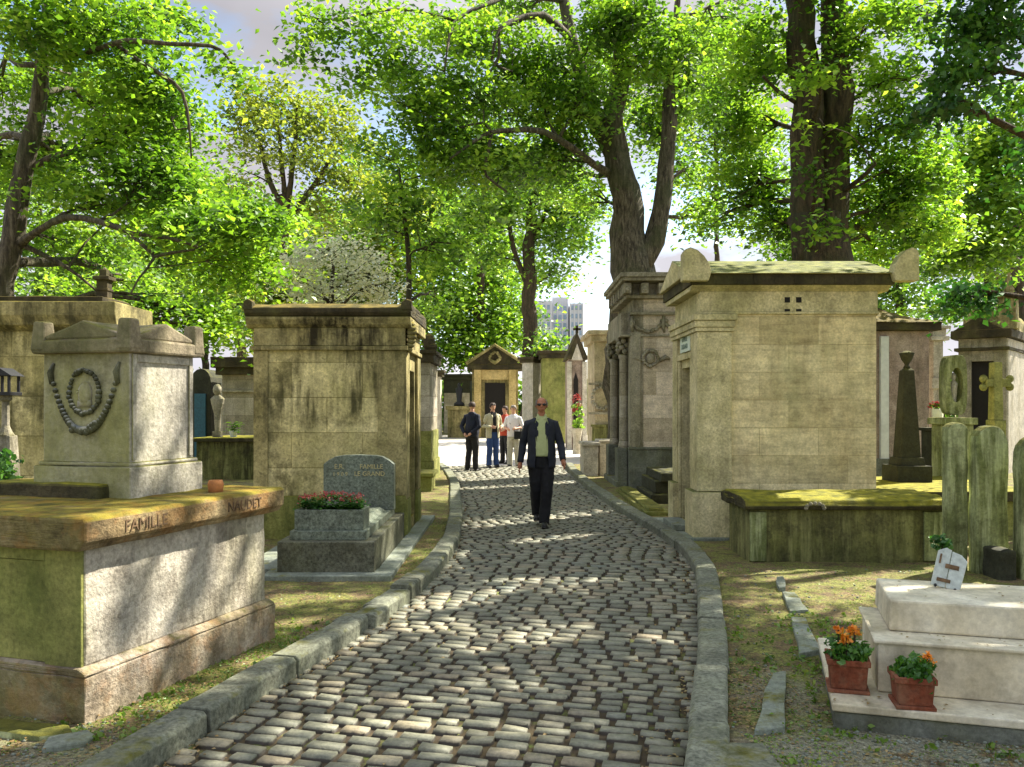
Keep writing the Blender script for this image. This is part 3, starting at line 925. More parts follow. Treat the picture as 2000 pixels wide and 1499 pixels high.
# ------------------------------------------------------------------ mausoleums on the left
def side_door_layers(t, xf, y0, y1, z0, z1, dy0, dy1, dz1, mat, dmat, sgn, th=0.16, dz0=None, pro=0.0):
    """front wall layer facing +-x with a real door opening and a recessed door leaf"""
    dz0 = z0 if dz0 is None else dz0
    xa, xb = (xf - th, xf) if sgn > 0 else (xf, xf + th)
    mb = MB(); mb.box(xa, xb, y0, dy0, z0, z1); mb.box(xa, xb, dy1, y1, z0, z1); mb.box(xa, xb, dy0, dy1, dz1, z1)
    if dz0 > z0: mb.box(xa, xb, dy0, dy1, z0, dz0)
    mb.build("front_wall", mat, t, 0.006)
    xm = (xa + .012, xa + .05) if sgn > 0 else (xb - .05, xb - .012)
    mb = MB(); mb.box(xm[0], xm[1], dy0 - .02, dy1 + .02, dz0, dz1 + .02)
    d = mb.build("door", dmat, t)
    return d


# far left mausoleum
t = thing("mausoleum", "yellow limestone mausoleum with mossy cornice at the left edge, behind the wreath stele", "mausoleum", (-5.3, 9.0, GZ))
X1 = -4.26
mb = MB(); mb.box(-7.0, X1, 9.0, 9.7, 0.0, 2.50); mb.build("wall", OLIVE, t, 0.01, 0.01)
mb = MB()
mb.prism([(8.98, 2.46), (8.90, 2.52), (8.86, 2.62), (8.86, 2.76), (9.8, 2.76), (9.8, 2.46)], 'x', -7.1, X1 + .12)
mb.build("cornice", OLIVEP, t, 0.012, 0.02)
mb = MB(); mb.box(-7.0, X1 - .1, 9.05, 9.7, 2.765, 2.84); mb.build("roof", BLACKENED, t, 0.01, 0.03)
mb = MB(); mb.box(X1 - .29, X1 - .17, 9.3, 9.42, 2.83, 3.05); mb.box(X1 - .32, X1 - .14, 9.27, 9.45, 3.05, 3.09); mb.box(X1 - .27, X1 - .19, 9.32, 9.40, 3.09, 3.17); mb.box(X1 - .30, X1 - .16, 9.29, 9.43, 2.93, 2.96)
mb.build("finial", BLACKENED, t, 0.006)

# lantern monument at the far left edge
lx, ly = -4.27, 7.2
t = thing("lantern_monument", "small black lantern on marble post with ivy foot at the photo's left edge", "monument", (lx, ly, GZ))
mb = MB(); mb.box(lx - .17, lx + .10, ly - .13, ly + .13, 0.0, 1.0, 0.02); mb.box(lx - .1, lx + .07, ly - .08, ly + .08, 1.0, 1.42, 0.02)
mb.build("pedestal", GREYP, t, 0.01, 0.01)
mb = MB(); mb.lathe([(.07, 1.42), (.05, 1.45), (.03, 1.5), (.028, 1.7), (.05, 1.72), (.05, 1.76)], lx - .02, ly, 10)
mb.build("post", GREYP, t, smooth=False)
mb = MB()
for a in (-1, 1):
    for b in (-1, 1): mb.box(lx - .02 + a * .07 - .01, lx - .02 + a * .07 + .01, ly + b * .07 - .01, ly + b * .07 + .01, 1.78, 1.92)
mb.box(lx - .11, lx + .07, ly - .09, ly + .09, 1.755, 1.785); mb.prism([(lx - .13, 1.92), (lx + .09, 1.92), (lx - .02, 1.99)], 'y', ly - .1, ly + .1)
mb.build("lantern", IRON, t, 0.003)
t2 = thing("potted_ivy", "dark ivy clump trailing over the lantern monument's foot at the left edge", "plant", (lx, ly - .15, 1.0))
leaf_mesh("foliage", box_points(lx - .12, lx + .16, ly - .22, ly - .12, 1.0, 1.30, 40, 5), 10, 0.035, 0.05, LF_DARK, t2, 4, up=0.1)

# mausoleum behind the granite grave
x0, x1, y0, y1 = -3.06, -1.30, 10.15, 11.72
t = thing("mausoleum", "tall streaked yellow mausoleum standing right behind the granite headstone", "mausoleum", (x0, y0, GZ))
mb = MB(); mb.box(x0, x1 - .16, y0, y1, 0.05, 2.86); mb.build("wall", OLIVE, t, 0.012, 0.012)
d = side_door_layers(t, x1, y0, y1, 0.05, 2.5, 10.55, 11.30, 2.12, OLIVEP, BRONZE, 1, dz0=.24)
mb = MB(); mb.box(x0 - .05, x1 + .035, y0 - .055, y0 - .002, 0.03, .60); mb.box(x0 - .05, x0 - .002, y0, y1, .03, .6)
mb.box(x1 + .002, x1 + .05, y0, 10.53, .03, .55); mb.box(x1 + .002, x1 + .05, 11.33, y1, .03, .55)
mb.build("plinth", TOMBG, t, 0.012, 0.015)
mb = MB(); mb.box(x0 - .02, x0 + .15, y0 - .03, y0 - .003, .603, 2.33); mb.box(x1 - .30, x1 + .02, y0 - .025, y0 - .003, .603, 2.33)
mb.box(x1 + .003, x1 + .04, y0 - .02, 10.47, .553, 2.33); mb.box(x1 + .003, x1 + .04, 11.38, y1, .553, 2.33)
mb.build("pilaster", OLIVEP, t, 0.006, 0.006)
mb = MB(); mb.box(x0 - .05, x1 + .06, y0 - .06, y1 + .02, 2.332, 2.385); mb.box(x0 - .02, x1 + .03, y0 - .03, y1, 2.386, 2.60)
mb.prism([(y0 - .03, 2.60), (y0 - .07, 2.64), (y0 - .10, 2.70), (y0 - .10, 2.73), (y1 + .05, 2.73), (y1 + .05, 2.60)], 'x', x0 - .10, x1 + .10)
mb.build("entablature", SOOT, t, 0.010, 0.02, size=.15)
mb = MB()
mb.prism([(y0 - .10, 2.732), (y0 - .14, 2.77), (y0 - .14, 2.83), (y0, 2.89), (y1 + .1, 2.89), (y1 + .1, 2.732)], 'x', x0 - .11, x1 + .11)
for x in (x0 - .12, x1 - .01):
    mb.prism([(x, 2.80), (x + .13, 2.80), (x + .12, 2.91), (x + .06, 2.94), (x + .01, 2.90)], 'y', y0 - .15, y0 - .03)
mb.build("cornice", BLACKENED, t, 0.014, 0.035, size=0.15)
mb = MB()
for z in np.linspace(2.35, 2.70, 8):
    a = (z - 2.35) / .35 * math.pi
    mb.tube([(x1 + .05, y0 + .02, z), (x1 + .08 + .05 * math.sin(a), y0 + .03, z), (x1 + .05, y0 + .16, z)], [.03, .035, .03], 6)
mb.build("scroll_bracket", OLIVEP, t, smooth=True)

# second one beyond it along the path
x0, x1, y0, y1 = -2.6, -1.74, 18.0, 19.8
t = thing("mausoleum", "narrow pale mausoleum with curled roof ear, next along the left kerb past the streaked one", "mausoleum", (x0, y0, GZ))
mb = MB(); mb.box(x0, x1, y0, y1, .0, 2.60); mb.build("wall", GREY, t, 0.01, 0.01)
mb = MB(); mb.box(x0 - .05, x1 + .06, y0 - .06, y1 + .02, .0, .50); mb.box(x0 - .03, x1 + .03, y0 - .03, y1, .50, 1.15)
mb.build("plinth", TOMBG, t, 0.01, 0.012)
mb = MB(); mb.box(x0 - .08, x1 + .09, y0 - .10, y1 + .05, 2.60, 2.78); mb.box(x0 - .13, x1 + .14, y0 - .15, y1 + .06, 2.78, 2.86)
mb.ball((x1 - .02, y0 + .02, 3.02), 0.13, 10, 8, 0.20); mb.ball((x1 + .04, y0, 2.92), 0.12, 8, 6, .1)
mb.build("cornice", BLACKENED, t, 0.01, 0.03, size=.15)
t = thing("low_block", "low mossy stone block at the foot of the narrow mausoleum by the left kerb", "stone block", (-1.62, 16.2, GZ))
mb = MB(); mb.box(-1.86, -1.5, 15.8, 16.6, .0, .36); mb.box(-1.90, -1.46, 15.75, 16.65, .36, .43); mb.build("block", TOMBG, t, 0.012, 0.02)

# small mausoleum seen between the stele and the streaked mausoleum
t = thing("mausoleum", "grey flat-roofed mausoleum seen between the wreath stele and the streaked mausoleum", "mausoleum", (-6.6, 21, GZ))
a, b = PT(418, 700, 21).x, PT(560, 700, 21).x
mb = MB(); mb.box(a + .2, b, 21, 23, 0, 2.62); mb.build("wall", GREY, t, 0.01, 0.01)
mb = MB(); mb.box(a + .08, b + .1, 20.85, 23.1, 2.45, 2.62); mb.box(a, b + .1, 20.75, 23.1, 2.62, 2.88); mb.build("cornice", BLACKENED, t, 0.012, 0.04, size=.2)
mb = MB(); mb.box(a + .12, b + .03, 20.93, 20.998, 2.02, 2.07); mb.build("string_course", GREYP, t, 0.01)
t = thing("arched_tomb", "dark arched tomb with teal door between the stele and the grey mausoleum", "tomb", (-8.1, 22, GZ))
a, b = PT(372, 700, 22).x, PT(412, 700, 22).x
poly = [(a, 0), (b, 0), (b, 2.3)] + [((a + b) / 2 + (b - a) / 2 * math.cos(k * math.pi / 8), 2.3 + .35 * math.sin(k * math.pi / 8)) for k in range(1, 8)] + [(a, 2.3)]
mb = MB(); mb.prism(poly, 'y', 22, 23.5); mb.build("wall", DARKST, t, 0.01)
mb = MB(); mb.box(a + .12, b - .12, 21.94, 21.995, .1, 2.0); mb.build("door", TEAL, t, 0.005)
t = thing("chest_tomb", "low algae-streaked chest tomb carrying a little bust, left of the streaked mausoleum", "tomb", (-6.3, 18.4, GZ))
a, b = PT(378, 800, 18.4).x, PT(520, 800, 18.4).x
mb = MB(); mb.box(a + .06, b, 18.4, 19.8, 0, .90); mb.build("chest_wall", SARC, t, 0.01, 0.02)
mb = MB(); mb.box(a, b + .05, 18.32, 19.9, .90, .99); mb.build("cap_slab", SLABM, t, 0.012, 0.02)
q = PT(425, 850, 18.9)
t = thing("marble_bust", "weathered pale bust on a post, standing on the low streaked chest tomb", "bust", (q.x, 18.9, .99))
mb = MB(); mb.box(q.x - .09, q.x + .09, 18.82, 18.98, .985, 1.12); mb.loft([(q.x, 18.9, 1.12, .06, .06), (q.x, 18.9, 1.5, .08, .07), (q.x, 18.9, 1.72, .14, .09), (q.x, 18.9, 1.84, .16, .09), (q.x, 18.9, 1.93, .055, .055)], 12)
mb.build("bust_body", GREYP, t, 0.004, smooth=False)
mb = MB(); mb.ball((q.x, 18.88, 2.04), .10, 10, 8, .13); mb.ball((q.x, 18.79, 2.03), .025, 6, 4); mb.build("head", GREYP, t, smooth=True)
q = PT(456, 850, 18.8)
t = thing("pot_plant", "tiny green potted plant on the low streaked chest tomb beside the bust", "plant", (q.x, 18.8, .99))
mb = MB(); mb.lathe([(.07, .99), (.10, 1.13), (.08, 1.13)], q.x, 18.8, 10); mb.build("pot", WHITE, t)
leaf_mesh("foliage", box_points(q.x - .12, q.x + .12, 18.7, 18.9, 1.13, 1.3, 14, 9), 10, .05, .09, LF_GREEN, t, 9)

# ------------------------------------------------------------------ right-hand mausoleum with gabled roof
x0, x1, y0, y1 = 2.24, 4.33, 10.1, 11.6
t = thing("gabled_mausoleum", "ochre ashlar mausoleum with eared gable roof and four-hole vent, right of the path", "mausoleum", (x0, y0, GZ))
mb = MB(); mb.box(x0 + .16, x1, y0, y1, 0.0, 3.09); mb.build("wall", WARM, t, 0.006, 0.006)
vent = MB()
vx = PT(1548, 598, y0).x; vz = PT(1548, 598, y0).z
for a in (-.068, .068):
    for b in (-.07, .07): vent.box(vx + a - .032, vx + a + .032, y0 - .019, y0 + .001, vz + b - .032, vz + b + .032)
mb = MB(); mb.box(x0 - .02, x1 + .02, y0 - .03, y1 + .02, 2.76, 2.79); mb.box(x0 - .01, x1 + .01, y0 - .015, y1 + .01, 2.79, 3.03)
mb.build("frieze", WARMP, t, 0.004, 0.004)
vent.build("vent_hole_shade", DARK, t)  # dark blocks painted as the shade inside the vent holes
d = side_door_layers(t, x0, y0, y1, 0.10, 3.05, 10.56, 11.20, 2.16, WARMP, BRONZE, -1, th=.16, dz0=.20)
mb = MB()   # pilasters at the corners of the front, wrapping the near side
mb.box(x0 - .05, x0 + .36, y0 - .05, y0 - .002, .66, 2.55); mb.box(x0 - .05, x0 - .002, y0, y0 + .34, .66, 2.55); mb.box(x0 - .05, x0 - .002, y1 - .30, y1, .66, 2.55)
mb.build("pilaster", WARMP, t, 0.006, 0.004)
mb = MB()
for z0_, z1_, e in ((2.552, 2.60, .02), (2.602, 2.68, .035), (2.682, 2.755, .055)):
    mb.box(x0 - .05 - e, x0 + .36 + e, y0 - .05 - e, y0 - .004, z0_, z1_); mb.box(x0 - .05 - e, x0 - .004, y0, y1 + .02, z0_, z1_)
mb.build("capital", WARMP, t, 0.006)
mb = MB(); mb.box(x0 - .11, x0 + .40, y0 - .10, y0 - .002, .12, .655); mb.box(x0 - .11, x0 - .002, y0, y0 + .38, .12, .655); mb.box(x0 - .11, x0 - .002, y1 - .34, y1, .12, .655)
mb.build("base_block", WARMP, t, 0.008, 0.008)
mb = MB(); mb.box(x0 - .34, x0 + .44, y0 - .16, y1 + .2, .0, .125); mb.box(x0 - .24, x0 - .01, y0 + .42, y1 - .35, .127, .2)
mb.build("doorstep", FOOT, t, 0.008, 0.006)
mb = MB(); mb.box(x0 - .035, x0 - .002, 10.455, 10.55, .2, 2.26); mb.box(x0 - .035, x0 - .002, 11.21, 11.29, .2, 2.26); mb.box(x0 - .045, x0 - .002, 10.45, 11.295, 2.262, 2.34)
mb.build("door_surround", WARMP, t, 0.006)
M = Matrix.Translation((x0 - .03, 10.88, 2.46))
mb = MB(); mb.box(x0 - .03, x0 - .002, 10.58, 11.18, 2.36, 2.60)
pq = mb.build("plaque", PLAQUE, t, 0.004)
for txt, z in (("FAMILLE", 2.495), ("DURAND", 2.40)):
    M = Matrix.Translation((x0 - .032, 10.88, z)) @ Matrix.Rotation(math.radians(-90), 4, 'Z') @ Matrix.Rotation(math.radians(90), 4, 'X')
    text_mesh("inscription", txt, .09, M, INK, pq, .002)
# cornice, gable roof, ears
mb = MB()
mb.prism([(y0 - .02, 3.03), (y0 - .13, 3.09), (y1 + .13, 3.09), (y1 + .02, 3.03)], 'x', x0 - .13, x1 + .13)
mb.build("cornice", WARMP, t, 0.006, 0.006)
mb = MB(); mb.box(x0 - .15, x1 + .15, y0 - .16, y1 + .16, 3.092, 3.215)
for k in range(9): mb.box(x0 + .12 + k * .235, x0 + .16 + k * .235, y0 - .168, y0 - .1605, 3.10, 3.21)
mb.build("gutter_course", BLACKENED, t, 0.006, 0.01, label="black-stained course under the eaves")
ym = (y0 + y1) / 2
mb = MB()
mb.prism([(y0 - .22, 3.217), (ym, 3.52), (y1 + .22, 3.217)], 'x', x0 - .20, x1 + .18)
mb.build("roof", WARMP, t, 0.010, 0.01)
for nm, xx in (("ear_ornament", x0 - .26), ("ear_ornament", x1 + .12)):
    mb = MB()
    pts = []
    w, h = .34, .42
    for k in range(9):
        a = math.pi * .5 * k / 8
        pts.append((w - w * math.sin(a) ** 1.4 if k else w, 3.13 + h * (math.sin(a) ** .8 if k else 0)))
    # rounded leaf outline seen from the near side
    pts = [(0, 3.12), (.30, 3.12), (.33, 3.22), (.31, 3.32), (.25, 3.41), (.17, 3.48), (.09, 3.51), (.03, 3.49), (0, 3.44)]
    if xx > x1: pts = [(.30 - a, b) for a, b in pts][::-1]
    if xx < x1: mb.prism([(xx + a, b) for a, b in pts], 'y', y0 - .26, y0 - .10)
    else: mb.prism([(xx + a * .9, b) for a, b in pts], 'y', y0 - .26, y0 - .10)
    mb.build(nm, WARMP, t, 0.012, 0.008)

# ------------------------------------------------------------------ ornate mausoleum beyond it
x0, x1, y0, y1 = 2.35, 4.4, 16.5, 18.9
t = thing("carved_mausoleum", "tall grey mausoleum with carved garlands and medallion under the forked tree", "mausoleum", (x0, y0, GZ))
mb = MB(); mb.box(x0 + .2, x1, y0, y1, 0.0, 3.75); mb.build("wall", PALEROSE, t, 0.008, 0.006)
d = side_door_layers(t, x0, y0, y1, 0.1, 3.75, 17.2, 18.2, 2.9, GREYP, DARK, -1, th=.2, dz0=.3)
mb = MB(); mb.box(x0 - .08, x1 + .05, y0 - .08, y0 - .002, .0, .83); mb.box(x0 - .08, x0 - .002, y0, 17.1, .0, .83); mb.box(x0 - .08, x0 - .002, 18.3, y1, .0, .83)
mb.box(x0 - .1, x1 + .07, y0 - .10, y0 - .003, .832, .88)
mb.build("plinth", GREYBASE, t, 0.01, 0.01)
mb = MB()
for a, b in ((y0 - .04, y0 + .3), (y1 - .35, y1)):
    mb.box(x0 - .06, x0 - .003, a, b, .882, 3.1)
mb.box(x0 - .05, x0 + .14, y0 - .05, y0 - .003, .882, 3.1)
mb.build("pilaster", GREYP, t, 0.006)
mb = MB()
for yy in (16.9, 18.5):
    mb.lathe([(.12, .85), (.10, .92), (.09, 1.0), (.085, 2.6), (.11, 2.65), (.10, 2.7)], x0 - .13, yy, 14)
mb.build("column", GREY, t, smooth=True)
mb = MB(); mb.box(x0 - .28, x0 - .09, 16.65, 17.12, .0, .85); mb.box(x0 - .28, x0 - .09, 18.28, 18.75, .0, .85); mb.box(x0 - .32, x0 - .09, 16.6, 18.8, 0, .2)
mb.build("column_base", GREYBASE, t, 0.01, 0.01)
mb = MB()
for yy in (16.9, 18.5):
    for k in range(18):
        a = k * 2.4
        mb.ball((x0 - .13 + .11 * math.cos(a), yy + .13 * math.sin(a), 2.72 + .016 * k), .06, 6, 4)
mb.build("capital", GREYP, t, smooth=True)
mb = MB(); mb.box(x0 - .26, x1 + .05, y0 - .04, y1 + .05, 3.02, 3.06); mb.box(x0 - .06, x1 + .08, y0 - .08, y1 + .05, 3.44, 3.50); mb.box(x0 - .22, x0 - .002, y0 + .1, y1, 3.06, 3.5)
mb.build("string_course", GREYP, t, 0.006)
mb = MB(); mb.box(x0 - .15, x1 + .16, y0 - .14, y1 + .05, 3.752, 3.82)
for k in range(8):
    xx = x0 - .22 + k * .33
    mb.box(xx, xx + .14, y0 - .34, y0 - .005, 3.822, 4.02); mb.ball((xx + .07, y0 - .30, 3.90), .075, 6, 5)
for k in range(6):
    yy = y0 + .1 + k * .4
    mb.box(x0 - .22, x0 - .005, yy, yy + .14, 3.822, 4.02)
mb.box(x0 - .0, x1 + .1, y0 - .0, y1, 3.82, 4.05)
mb.box(x0 - .26, x1 + .4, y0 - .40, y1 + .1, 4.052, 4.12); mb.box(x0 - .30, x1 + .46, y0 - .44, y1 + .14, 4.122, 4.21)
mb.build("cornice", GREYP, t, 0.01, 0.02, size=.2, label="heavy bracketed cornice, stained dark")
mb = MB()
gx0 = PT(1265, 640, y0).x
wreath(mb, (gx0, y0 - .01, 3.33), .27, (1, 0, 0), (0, 0, 1), (0, -1, 0), .035, 22, (math.pi, 2 * math.pi), sag=.75)
wreath(mb, (gx0 + .62, y0 - .01, 3.33), .27, (1, 0, 0), (0, 0, 1), (0, -1, 0), .035, 22, (math.pi, 2 * math.pi), sag=.75)
for xx in (gx0 - .3, gx0 + .31): mb.tube([(xx, y0 - .02, 3.42), (xx - .02, y0 - .03, 3.25), (xx + .01, y0 - .02, 3.1)], [.03, .045, .02], 6)
mb.build("garland", GREYP, t, smooth=True)
mb = MB()
mz = PT(1270, 700, y0)
wreath(mb, (mz.x, y0 - .01, mz.z), .15, (1, 0, 0), (0, 0, 1), (0, -1, 0), .04, 20)
mb.ball((mz.x, y0 - .02, mz.z), .09, 10, 8, .11, .04)
for s in (-1, 1): mb.tube([(mz.x + s * .18, y0 - .02, mz.z - .05), (mz.x + s * .3, y0 - .03, mz.z + .02), (mz.x + s * .38, y0 - .02, mz.z - .02)], [.04, .05, .02], 6)
mb.build("medallion", GREYP, t, smooth=True)

# dark step tomb and yellow chest between kerb and mausoleums
t = thing("step_tomb", "small blackened step-like tomb between the gabled and the carved mausoleum", "tomb", (2.55, 14.2, GZ))
mb = MB(); mb.box(2.28, 3.2, 13.9, 15.6, .0, .22); mb.box(2.38, 3.2, 14.1, 15.6, .22, .42); mb.box(2.45, 3.2, 14.0, 15.6, .42, .56, 0.02)
mb.build("steps", DARKST, t, 0.015, 0.04, size=.2)
t = thing("grave_border", "low mossy stone border running along the right kerb before the carved mausoleum", "grave border", (1.95, 13.5, GZ))
mb = MB(); mb.box(1.92, 2.28, 12.2, 15.8, .0, .15); mb.box(1.98, 2.2, 12.3, 15.7, .15, .19); mb.build("border", TOMBG, t, 0.01, 0.03, size=.2)
t = thing("small_chest_tomb", "small honey-coloured chest tomb on the right kerb past the carved mausoleum", "tomb", (1.8, 19.4, GZ))
mb = MB(); mb.box(1.62, 1.95, 19.2, 20.2, 0, .78); mb.box(2.0, 2.5, 19.4, 20.2, 0, .84); mb.box(1.58, 1.99, 19.15, 20.25, .78, .85); mb.box(1.97, 2.5, 19.36, 20.2, .84, .9)
mb.build("chest_wall", SUNNY, t, 0.012, 0.02)

# ------------------------------------------------------------------ stones in front of and beside the gabled mausoleum
t = thing("sarcophagus", "long black-streaked sarcophagus with thick yellow moss on its lid, before the gabled mausoleum", "sarcophagus", (2.4, 8.6, GZ))
sx0, sx1 = 2.40, 4.36
mb = MB(); mb.box(sx0, sx1, 8.6, 9.4, 0.0, .62); mb.build("chest_wall", SARC, t, 0.012, 0.02)
mb = MB(); mb.prism([(8.53, .622), (8.51, .66), (8.55, .72), (8.75, .75), (9.3, .755), (9.5, .72), (9.5, .622)], 'x', sx0 - .06, sx1 + .05)
mb.build("lid", SLABM, t, 0.012, 0.04, size=.18)
mb = MB(); mb.box(sx0 + .002, sx0 + .17, 8.575, 8.598, .1, .6); mb.box(sx1 - .2, sx1 + .02, 8.575, 8.598, .1, .6)
mb.build("corner_post", MOSSY, t, 0.006, 0.01)
mb = MB()
for k in range(7):
    a = math.pi * k / 6
    mb.ball((PT(1592, 985, 8.5).x + .09 * math.cos(a), 8.50, .645 + .05 * math.sin(a)), .022, 6, 4)
mb.build("shell_relief", GREYP, t, smooth=True)
t = thing("slab_tomb", "sunlit mossy slab tomb carrying the black obelisk, behind the sarcophagus", "tomb", (4.6, 10.6, GZ))
mb = MB(); mb.box(4.45, 6.3, 10.3, 12.4, 0, .52); mb.build("chest_wall", TOMBG, t, 0.01, 0.02)
mb = MB(); mb.box(4.40, 6.4, 10.22, 12.5, .52, .64); mb.build("cap_slab", SLABM, t, 0.012, 0.03, size=.2)
ox, oy = PT(1771, 900, 11.7).x, 11.7
t = thing("obelisk", "black stone obelisk with an urn on top, right of the gabled mausoleum", "obelisk", (ox, oy, .64))
mb = MB(); mb.box(ox - .24, ox + .24, oy - .24, oy + .24, .63, .86); mb.box(ox - .18, ox + .18, oy - .18, oy + .18, .86, .97, .02)
mb.build("pedestal", DARKST, t, 0.01, 0.01)
mb = MB(); ztop = PT(1771, 720, oy).z
mb.add([(ox + a * w, oy + b * w, z) for w, z in ((.135, .97), (.072, ztop - .03), (.03, ztop + .01)) for a, b in ((-1, -1), (1, -1), (1, 1), (-1, 1))],
       [(3, 2, 1, 0), (0, 1, 5, 4), (1, 2, 6, 5), (2, 3, 7, 6), (3, 0, 4, 7), (4, 5, 9, 8), (5, 6, 10, 9), (6, 7, 11, 10), (7, 4, 8, 11), (8, 9, 10, 11)])
mb.build("shaft", DARKST, t, 0.006)
mb = MB(); mb.lathe([(.05, 0), (.03, .03), (.03, .05), (.07, .11), (.09, .17), (.10, .20), (.07, .21), (.03, .23)], ox, oy, 14, ztop + .01)
mb.build("urn", DARKST, t, smooth=True)

# mausoleum with curved roof behind
t = thing("mausoleum", "brownish mausoleum with dark sagging roof behind the black obelisk", "mausoleum", (6.0, 15, GZ))
a, b = 5.2, PT(1815, 700, 15).x
mb = MB(); mb.box(a, b, 15, 17, 0, 3.0); mb.build("wall", ROSE, t, 0.01, 0.01)
mb = MB(); mb.box(PT(1722, 0, 14.9).x, PT(1738, 0, 14.9).x, 14.93, 14.998, 0, 2.9); mb.build("pale_band", WHITE, t, 0.006)
mb = MB(); mb.box(a - .06, b + .06, 14.9, 14.998, 0, .75); mb.build("plinth", GREYBASE, t, 0.01, .01)
mb = MB(); mb.box(a - .1, b + .14, 14.84, 17.1, 3.0, 3.14)
mb.add([(a, 14.8, 3.142), (b + .16, 14.8, 3.142), (b + .16, 17.1, 3.142), (a, 17.1, 3.142), (a + .3, 15.3, 3.46), (a + 1.4, 15.3, 3.44), (b - .3, 15.3, 3.28), (b - .3, 16.6, 3.28), (a + .3, 16.6, 3.46)],
       [(0, 1, 6, 5, 4), (1, 2, 7, 6), (2, 3, 8, 7), (3, 0, 4, 8), (4, 5, 6, 7, 8)])
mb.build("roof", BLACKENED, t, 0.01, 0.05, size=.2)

# small monuments between, right background
q = PT(1828, 700, 16)
t = thing("column_monument", "slender yellowish column monument with square cap, right of the brownish mausoleum", "monument", (q.x, 16, GZ))
mb = MB(); mb.box(q.x - .16, q.x + .16, 15.84, 16.16, .0, 1.05); mb.box(q.x - .10, q.x + .10, 15.9, 16.1, 1.05, 2.9, .01); mb.box(q.x - .17, q.x + .17, 15.83, 16.17, 2.9, 2.98)
mb.box(q.x - .13, q.x + .13, 15.87, 16.13, 2.98, 3.12); mb.box(q.x - .19, q.x + .19, 15.81, 16.19, 3.12, 3.17); mb.box(q.x - .14, q.x + .14, 15.86, 16.14, 2.0, 2.2)
mb.build("column_shaft", SUNNY, t, 0.006, 0.006)
q = PT(1828, 835, 13.5)
t = thing("dark_plinth", "dark square stone carrying a pale flower vase beside the black obelisk", "stone block", (q.x, 13.5, GZ))
mb = MB(); mb.box(q.x - .14, q.x + .2, 13.3, 13.7, 0, 1.28); mb.box(q.x - .17, q.x + .23, 13.27, 13.73, 1.28, 1.33); mb.build("block", DARKST, t, 0.01, 0.01)
t = thing("flower_vase", "cream vase of pink flowers standing on a dark stone beside the obelisk", "vase", (q.x, 13.45, 1.33))
mb = MB(); mb.lathe([(.06, 1.33), (.075, 1.36), (.085, 1.62), (.07, 1.63)], q.x, 13.45, 12); mb.build("vase_body", plain("cream_ceramic", (.8, .78, .5), .4, .05), t, smooth=True)
leaf_mesh("blossom", box_points(q.x - .08, q.x + .08, 13.38, 13.52, 1.65, 1.74, 16, 12), 6, .02, .05, FL_RED, t, 3, up=.3)
leaf_mesh("foliage", box_points(q.x - .1, q.x + .08, 13.38, 13.52, 1.62, 1.70, 12, 13), 6, .02, .06, LF_GREEN, t, 3, up=.3)
q = PT(1862, 800, 12.5)
t = thing("niche_monument", "mossy arched monument with an oval niche, behind the round-topped stones", "monument", (q.x, 12.5, GZ))
mb = MB(); mb.box(q.x - .2, q.x + .22, 12.35, 12.75, 0, 1.4); mb.box(q.x - .24, q.x + .26, 12.3, 12.8, 1.4, 1.5); mb.build("pedestal", MOSSY, t, 0.01, .015)
mb = MB()
R = []
for k in range(25):
    a = 2 * math.pi * k / 24
    ci, co_ = (q.x + .09 * math.cos(a), 1.98 + .25 * math.sin(a)), (q.x + .155 * abs(math.cos(a)) ** .45 * (1 if math.cos(a) > 0 else -1), 1.98 + .44 * abs(math.sin(a)) ** .6 * (1 if math.sin(a) > 0 else -1))
    co_ = (co_[0], max(co_[1], 1.5))
    R.append([(ci[0], 12.4, ci[1]), (co_[0], 12.4, co_[1]), (co_[0], 12.62, co_[1]), (ci[0], 12.62, ci[1])])
mb.rings(R, cap=False)
mb.build("niche_frame", MOSSY, t, 0.008)
mb = MB(); mb.lathe([(.06, 1.70), (.04, 1.75), (.05, 1.9), (.06, 2.0), (.025, 2.05), (.04, 2.1), (.02, 2.16)], q.x, 12.5, 10); mb.build("figure", SUNNY, t, smooth=True)
q = PT(1945, 800, 10.3)
t = thing("stone_cross", "yellow-lichened stone cross with rounded arms behind the round-topped stones", "cross", (q.x, 10.3, GZ))
mb = MB(); mb.box(q.x - .07, q.x + .07, 10.2, 10.4, 0, 1.5, .0); mb.box(q.x - .06, q.x + .055, 10.23, 10.37, 1.5, 2.2, .008)
mb.box(q.x - .14, q.x - .056, 10.24, 10.36, 1.9, 2.0); mb.box(q.x + .052, q.x + .16, 10.24, 10.36, 1.9, 2.0)
for s in (-.15, .17):
    for z in (1.90, 2.0): mb.ball((q.x + s, 10.3, z), .05, 8, 6)
mb.build("cross_body", TOMBG, t, 0.01, 0.008)

# domed mausoleum right edge
q = PT(1965, 800, 20)
M7 = frame(q.x, 20, 0, math.radians(-40))
t = thing("domed_mausoleum", "dark-doored mausoleum with lichened domed roof at the right edge", "mausoleum", (q.x, 20, GZ), math.radians(-40))
mb = MB(M7); mb.box(-1.02, 0, 0.12, 3.2, 0, 3.3); mb.box(-1.02, -.74, 0, .119, 0, 3.3); mb.box(-.26, 0, 0, .119, 0, 3.3); mb.box(-.738, -.262, 0, .119, 2.75, 3.3)
mb.build("wall", GREYP, t, 0.008, 0.006)
mb = MB(M7); mb.box(-.76, -.24, .09, .13, 0, 2.77); mb.build("door", DARK, t)
mb = MB(M7); mb.box(-1.1, .08, -.08, 3.3, 3.0, 3.08); mb.box(-1.16, .14, -.14, 3.35, 3.3, 3.5); mb.prism([(-1.1, 3.5), (-.05, 3.5), (-.58, 3.84)], 'y', -.12, .2)
mb.build("cornice", BLACKENED, t, 0.01, .03, size=.2)
